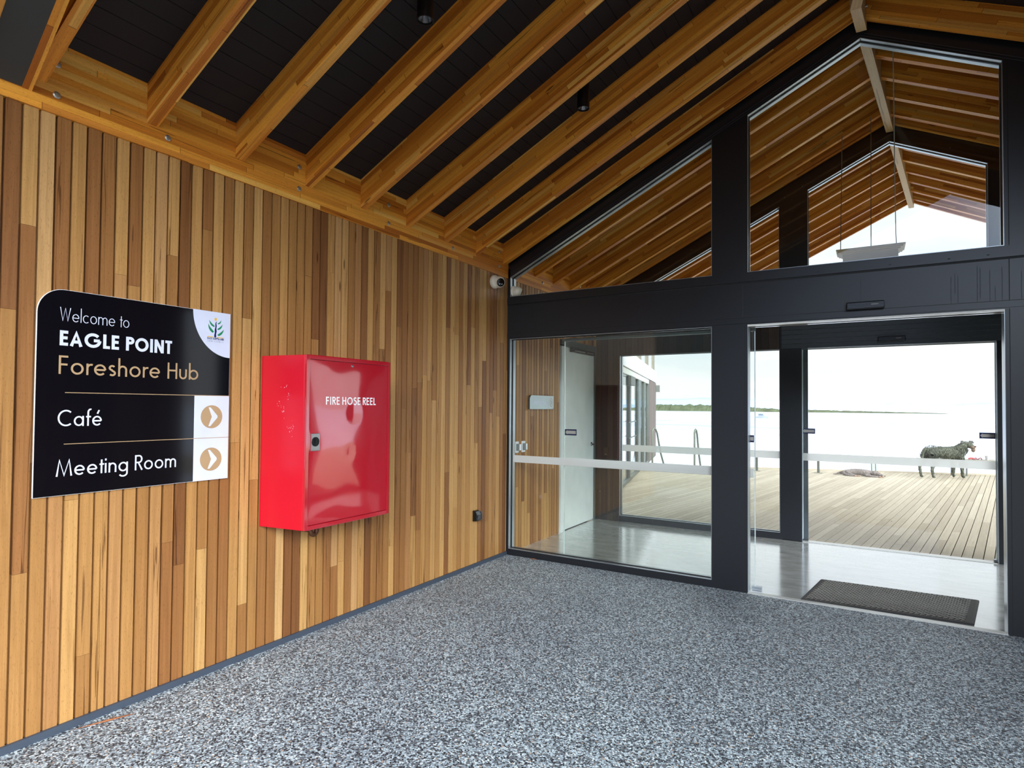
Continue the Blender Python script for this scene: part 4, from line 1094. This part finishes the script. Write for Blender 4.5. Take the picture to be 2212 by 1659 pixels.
hoop(-2.70, 12.0, 'bent steel handrail at the deck edge by the brown end wall')
hoop(-1.475, 12.02, 'bent steel handrail standing free at the deck edge, seen in the lobby window', .55)
for x, y, h, lab in ((.262, 11.5, .36, 'short square steel post at the deck edge, left of the two'), (1.68, 11.88, .32, 'short square steel post at the deck edge, left of the lying dog')):
    t = thing('deck_post', (x, y, DZ), lab, 'post', 'short posts at the deck edge')
    b = MB(); b.box(x - .028, x + .028, y - .028, y + .028, DZ, DZ + h); b.build('post', mat('grey_post_steel', S(92, 96, 88), .5, .3), t)
    b = MB(); b.box(x - .09, x + .09, y - .05, y + .05, DZ - .001, DZ + .012); b.build('base_plate', mat('dull_plate', S(120, 116, 100), .6), t)
for x, y, lab in ((2.85, 13.1, 'thin green stake behind the lying dog, left of the pair'), (2.94, 13.13, 'thin green stake behind the lying dog, right of the pair')):
    b = MB(); b.tube([(x, y, DZ - .1), (x - .005, y, .18)], .014, 8); o = b.build('green_stake', STK); tag(o, lab, 'stake', 'green stakes at the deck edge')

# bench along the deck edge
bo = V((3.95, 13.08, 0)); bd = V((.9555, .295, 0)); bn = V((-.295, .9555, 0))
t = thing('deck_bench', bo + V((0, 0, DZ)), 'long low grey bench along the deck edge behind the standing dog', 'bench')
for i in range(3):
    b = MB(); b.obox(bo + bn * (.0 + i * .13) + V((0, 0, .325)), bd * 1.75, bn * .12, (0, 0, .03), .2 * i, bd); b.build('seat_board', mat('grey_bench_board', S(128, 124, 110), .7), t)
for s_ in (.64, .97):
    b = MB(); b.obox(bo + bd * s_ + bn * .03 + V((0, 0, DZ)), bd * .028, bn * .03, (0, 0, .375)); b.build('leg', mat('grey_bench_leg', S(84, 86, 80), .6), t)
cp = bo + bd * 1.46 + bn * .12 + V((0, 0, .355))
b = MB(); b.lathe(cp, (0, 0, 1), [(0, 0), (.034, 0), (.044, .11), (.041, .11), (.03, .01), (0, .008)], 18); o = b.build('paper_cup', mat('grey_cup', S(150, 148, 142), .5)); tag(o, 'small grey cup standing on the deck bench', 'cup')
lp = bo + bd * 1.08 + bn * .1 + V((0, 0, .365))
b = MB(); P_ = [lp + bd * (.02 * i) + bn * .02 * math.sin(i) + V((0, 0, .025 + .022 * math.sin(i * 1.3))) for i in range(14)]
b.tube(P_, .013, 8); b.build
o = b.build('dog_leash', mat('red_grey_cord', S(134, 92, 92), .7)); tag(o, 'bundled red and grey dog leash lying on the deck bench', 'leash')
b = MB(); b.tube([lp + bd * -.03 + V((0, 0, .02)), lp + bd * .05 + V((0, 0, .03)), lp + bd * .12 + V((0, 0, .01))], .022, 8); b.build('red_grip', mat('red_cord', S(176, 66, 66), .7), o)


# ------------------------------------------------------------------ dogs
def furmat(name, stops, sc=30):
    m_ = bpy.data.materials.new(name); m_.use_nodes = True; nt = m_.node_tree; b = nt.nodes['Principled BSDF']
    tc = N(nt, 'ShaderNodeTexCoord'); mp = N(nt, 'ShaderNodeMapping', inp={0: tc.outputs['Object'], 3: (1.6, 1.6, .5)})
    n = N(nt, 'ShaderNodeTexNoise', inp={0: mp.outputs[0], 'Scale': sc, 'Detail': 5, 'Roughness': .7})
    nt.links.new(ramp(nt, n.outputs[0], stops), b.inputs['Base Color']); b.inputs['Roughness'].default_value = .85; b.inputs['Specular IOR Level'].default_value = .15
    bp = N(nt, 'ShaderNodeBump', inp={'Height': n.outputs[0], 'Strength': .8, 'Distance': .02}); nt.links.new(bp.outputs[0], b.inputs['Normal']); return m_


def skinned(name, verts, edges, m_, parent, mw, levels=2, disp=0.0):
    """verts: (x,y,z,r) or (x,y,z,(rx,ry)); first one is the root"""
    me = bpy.data.meshes.new(name); me.from_pydata([v[:3] for v in verts], edges, []); me.update()
    o = bpy.data.objects.new(name, me); C.objects.link(o); o.parent = parent; o.matrix_parent_inverse = Matrix.Identity(4); o.matrix_local = mw
    me.materials.append(m_)
    sk = o.modifiers.new('skin', 'SKIN'); sk.use_smooth_shade = True; sk.branch_smoothing = .6
    sv = me.skin_vertices[0].data if me.skin_vertices else None
    if sv is None:
        bm = bmesh.new(); bm.from_mesh(me); bm.verts.layers.skin.verify(); bm.to_mesh(me); bm.free(); sv = me.skin_vertices[0].data
    for i, v in enumerate(verts):
        r = v[3]; sv[i].radius = (r, r) if not isinstance(r, tuple) else r; sv[i].use_root = i == 0; sv[i].use_loose = False
    ss = o.modifiers.new('sub', 'SUBSURF'); ss.levels = levels; ss.render_levels = levels
    if disp:
        tx = bpy.data.textures.new(name + '_noise', 'CLOUDS'); tx.noise_scale = .035; tx.noise_depth = 2
        dm = o.modifiers.new('fur', 'DISPLACE'); dm.texture = tx; dm.strength = disp; dm.mid_level = .5
    return o


def ellipsoid(b, c, r, n=10, m_=None, rot=None):
    c = V(c)
    def p(i, j):
        a, e = 2 * math.pi * i / (n * 2), math.pi * j / n - math.pi / 2
        q = V((r[0] * math.cos(e) * math.cos(a), r[1] * math.cos(e) * math.sin(a), r[2] * math.sin(e)))
        if rot: q = rot @ q
        return c + q
    for j in range(n):
        for i in range(2 * n):
            b.face([p(i, j), p(i + 1, j), p(i + 1, j + 1), p(i, j + 1)], 0, (0, 0, 1), m_, True)


def build_local(b, name, m_, parent, mw):
    o = b.build(name, m_); o.parent = parent; o.matrix_parent_inverse = Matrix.Identity(4); o.matrix_local = mw; return o


FUR1 = furmat('shaggy_grey_fur', [(.3, S(34, 36, 30)), (.48, S(74, 76, 64)), (.62, S(104, 104, 90)), (.75, S(140, 138, 120))])
ang = math.atan2(.53, .73)
t = thing('standing_dog', (3.95, 12.15, DZ), 'large shaggy grey dog standing on the deck, head turned to the camera', 'dog')
t.rotation_euler = (0, 0, ang); I4 = Matrix.Identity(4)
vv = [(.12, 0, .655, .165), (.30, 0, .645, .155), (.48, 0, .615, .165), (.66, 0, .615, .175), (.80, 0, .625, .175),   # 0-4 trunk
      (.90, -.01, .70, .15), (.965, -.02, .775, .125),                                                             # 5-6 neck
      (1.015, -.05, .835, .098), (1.045, -.13, .80, .066), (1.06, -.19, .775, .048),                                  # 7-9 skull, muzzle
      (.05, .085, .60, .10), (.10, .10, .44, .062), (-.07, .10, .28, .036), (-.035, .10, .06, .026), (.01, .10, .03, .028),      # 10-14 far hind
      (.09, -.085, .58, .11), (.20, -.10, .42, .064), (.085, -.10, .27, .038), (.11, -.10, .06, .028), (.155, -.10, .03, .030),   # 15-19 near hind
      (.80, .085, .52, .075), (.80, .09, .30, .042), (.79, .09, .06, .030), (.83, .09, .028, .032),                  # 20-23 far fore
      (.84, -.085, .52, .08), (.86, -.09, .30, .046), (.875, -.09, .06, .033), (.93, -.09, .028, .034),              # 24-27 near fore
      (-.02, 0, .70, .05), (-.075, 0, .58, .035), (-.08, 0, .44, .028), (-.05, 0, .34, .016)]                        # 28-31 tail
ee = [(0, 1), (1, 2), (2, 3), (3, 4), (4, 5), (5, 6), (6, 7), (7, 8), (8, 9), (0, 10), (10, 11), (11, 12), (12, 13), (13, 14), (0, 15), (15, 16), (16, 17), (17, 18), (18, 19),
      (4, 20), (20, 21), (21, 22), (22, 23), (4, 24), (24, 25), (25, 26), (26, 27), (0, 28), (28, 29), (29, 30), (30, 31)]
vv = [(x, y, z + .0, r) for x, y, z, r in vv]
skinned('body', vv, ee, FUR1, t, I4, 2, .03)
# shaggy coat
b = MB(); random.seed(3)
def tuft(p, d, L, w_):
    p, d = V(p), V(d).normalized(); s_ = d.cross(V((random.gauss(0, 1), random.gauss(0, 1), .3))).normalized() * w_; q = s_.cross(d).normalized() * w_ * .6
    tip = p + d * L; b.face([p - s_, p + q, tip]); b.face([p + q, p + s_, tip]); b.face([p + s_, p - s_, tip])
segs = [(vv[i], vv[j]) for i, j in ee[:6]] + [(vv[0], vv[10]), (vv[0], vv[15]), (vv[10], vv[11]), (vv[15], vv[16]), (vv[4], vv[20]), (vv[4], vv[24]), (vv[24], vv[25]), (vv[20], vv[21])]
for A, B in segs:
    for k in range(230):
        f = random.random(); c = V(A[:3]).lerp(V(B[:3]), f); r = A[3] + (B[3] - A[3]) * f; ax = (V(B[:3]) - V(A[:3])).normalized()
        a = random.uniform(0, 2 * math.pi); o1 = ax.orthogonal().normalized(); o2 = ax.cross(o1); nrm = o1 * math.cos(a) + o2 * math.sin(a)
        tuft(c + nrm * r * .9, nrm * .22 + V((-.2, 0, -.9)), random.uniform(.03, .07), .006)
build_local(b, 'shaggy_coat', FUR1, t, I4)
for s_ in (-1, 1):
    b = MB(); base = V((1.015 + s_ * .055, -.055, .885)); b.prism([base + V((0, 0, -.02)), base + V((s_ * .03, .01, .03)), base + V((s_ * .095, -.01, .025)), base + V((s_ * .115, -.03, -.03)), base + V((s_ * .07, -.035, -.035))], (0, .018, 0))
    build_local(b, 'ear', mat('dark_ear_fur', S(66, 64, 58), .9), t, I4)
b = MB(); ellipsoid(b, (1.055, -.175, .765), (.055, .065, .05), 8); ellipsoid(b, (1.06, -.19, .70), (.042, .04, .055), 8)
build_local(b, 'beard', furmat('tan_face_fur', [(.35, S(78, 72, 62)), (.55, S(120, 100, 84)), (.7, S(150, 142, 128))], 60), t, I4)
b = MB(); ellipsoid(b, (1.068, -.244, .785), (.02, .014, .014), 8)
build_local(b, 'nose', DKM, t, I4)
for s_ in (-1, 1):
    b = MB(); ellipsoid(b, (1.03 + s_ * .042, -.135, .848), (.012, .009, .011), 8); build_local(b, 'eye', mat('dark_eye', S(16, 12, 10), .1), t, I4)

FUR2 = furmat('brindle_fur', [(.3, S(98, 89, 84)), (.5, S(122, 112, 105)), (.7, S(148, 138, 130))], 22)
t = thing('lying_dog', (2.14, 11.8, DZ), 'brindle grey dog lying asleep on its side on the deck', 'dog')
t.rotation_euler = (0, 0, .02)
vv = [(.12, .06, .10, .105), (.26, .06, .095, .098), (.42, .06, .10, .105), (.58, .05, .10, .10), (.70, .03, .085, .075), (.79, .01, .085, .072), (.875, -.04, .055, .046), (.945, -.08, .035, .030),
      (.20, -.08, .06, .055), (.27, -.17, .035, .034), (.36, -.20, .024, .024), (.42, -.20, .018, .022),            # 8-11 near hind
      (.10, -.06, .05, .05), (.16, -.15, .03, .03), (.26, -.24, .02, .02), (.33, -.255, .018, .02),                 # 12-15
      (.62, -.07, .05, .045), (.58, -.15, .03, .03), (.72, -.19, .022, .022), (.84, -.19, .018, .022),              # 16-19 fore
      (.64, -.05, .04, .04), (.66, -.13, .025, .026), (.80, -.14, .02, .02), (.90, -.15, .018, .02),                # 20-23
      (.02, .06, .05, .03), (-.06, .03, .02, .018), (-.12, -.04, .014, .012)]
ee = [(0, 1), (1, 2), (2, 3), (3, 4), (4, 5), (5, 6), (6, 7), (0, 8), (8, 9), (9, 10), (10, 11), (0, 12), (12, 13), (13, 14), (14, 15), (3, 16), (16, 17), (17, 18), (18, 19), (3, 20), (20, 21), (21, 22), (22, 23), (0, 24), (24, 25), (25, 26)]
skinned('body', vv, ee, FUR2, t, I4, 2, .012)
b = MB(); base = V((.79, .0, .125)); b.prism([base, base + V((.04, -.02, .01)), base + V((.075, -.075, -.06)), base + V((.01, -.07, -.05))], (0, .012, .006)); build_local(b, 'ear', mat('brown_ear_fur', S(86, 70, 56), .9), t, I4)
b = MB(); ellipsoid(b, (.975, -.095, .035), (.014, .014, .012), 6); build_local(b, 'nose', DKM, t, I4)
PAW = furmat('tan_paw_fur', [(.4, S(140, 104, 80)), (.65, S(180, 148, 122))], 60)
for p in ((.43, -.20, .018), (.35, -.255, .018), (.86, -.19, .018), (.92, -.15, .018)):
    b = MB()
    for k in (-1, 0, 1): ellipsoid(b, (p[0] + .012, p[1] + k * .012, p[2]), (.028, .009, .014), 6)
    build_local(b, 'paw', PAW, t, I4)
b = MB(); b.tube([(1.05, 10.05, -.045), (1.13, 10.02, -.04), (1.16, 10.06, -.045)], .012, 6); o = b.build('twig', mat('dark_twig', S(80, 70, 60), .8)); tag(o, 'small dark twig lying on the deck boards', 'twig')

# boat on the lake
by = 268; bxx = 2.82 - .143 * (by + 5.57)
t = thing('cabin_boat', (bxx, by, -2.5), 'small white cabin cruiser moored on the lake', 'boat')
HW = mat('boat_white', S(132, 136, 144), .5)
b = MB(); secs = []
for f in [i / 10 for i in range(11)]:
    wv = 1.0 * (1 - max(0, (f - .45) / .55) ** 2.2) + .03; sh = .75 + .35 * f
    x = -2.4 + 5.0 * f; secs.append([V((x, -wv, sh)), V((x, -wv * .8, .0)), V((x, 0, -.2)), V((x, wv * .8, .0)), V((x, wv, sh))])
for A, B in zip(secs, secs[1:]):
    for i in range(4): b.face([A[i], B[i], B[i + 1], A[i + 1]], 0, (1, 0, 0), None, True)
    b.face([A[0], A[4], B[4], B[0]])
b.face(secs[0])
build_local(b, 'hull', HW, t, I4)
b = MB(); b.prism([(-1.3, -.75, .85), (1.3, -.75, .95), (.6, -.7, 1.9), (-1.2, -.7, 1.9)], (0, 1.5, 0)); b.prism([(-2.2, -.8, 1.95), (.7, -.8, 1.95), (.6, -.8, 2.05), (-2.2, -.8, 2.05)], (0, 1.6, 0)); build_local(b, 'cabin', HW, t, I4)
b = MB(); b.prism([(-1.0, -.765, 1.3), (.85, -.765, 1.3), (.5, -.765, 1.75), (-1.0, -.765, 1.75)], (0, .02, 0)); build_local(b, 'cabin_windows', mat('boat_glass', S(90, 100, 110), .2), t, I4)
for p_, q_ in (((-2.1, .7, .8), (-2.1, .7, 1.95)), ((-2.1, -.7, .8), (-2.1, -.7, 1.95)), ((-.4, 0, 2.0), (-.6, 0, 2.9))):
    b = MB(); b.cyl(p_, q_, .04, n=8); build_local(b, 'canopy_pole', GREYM, t, I4)
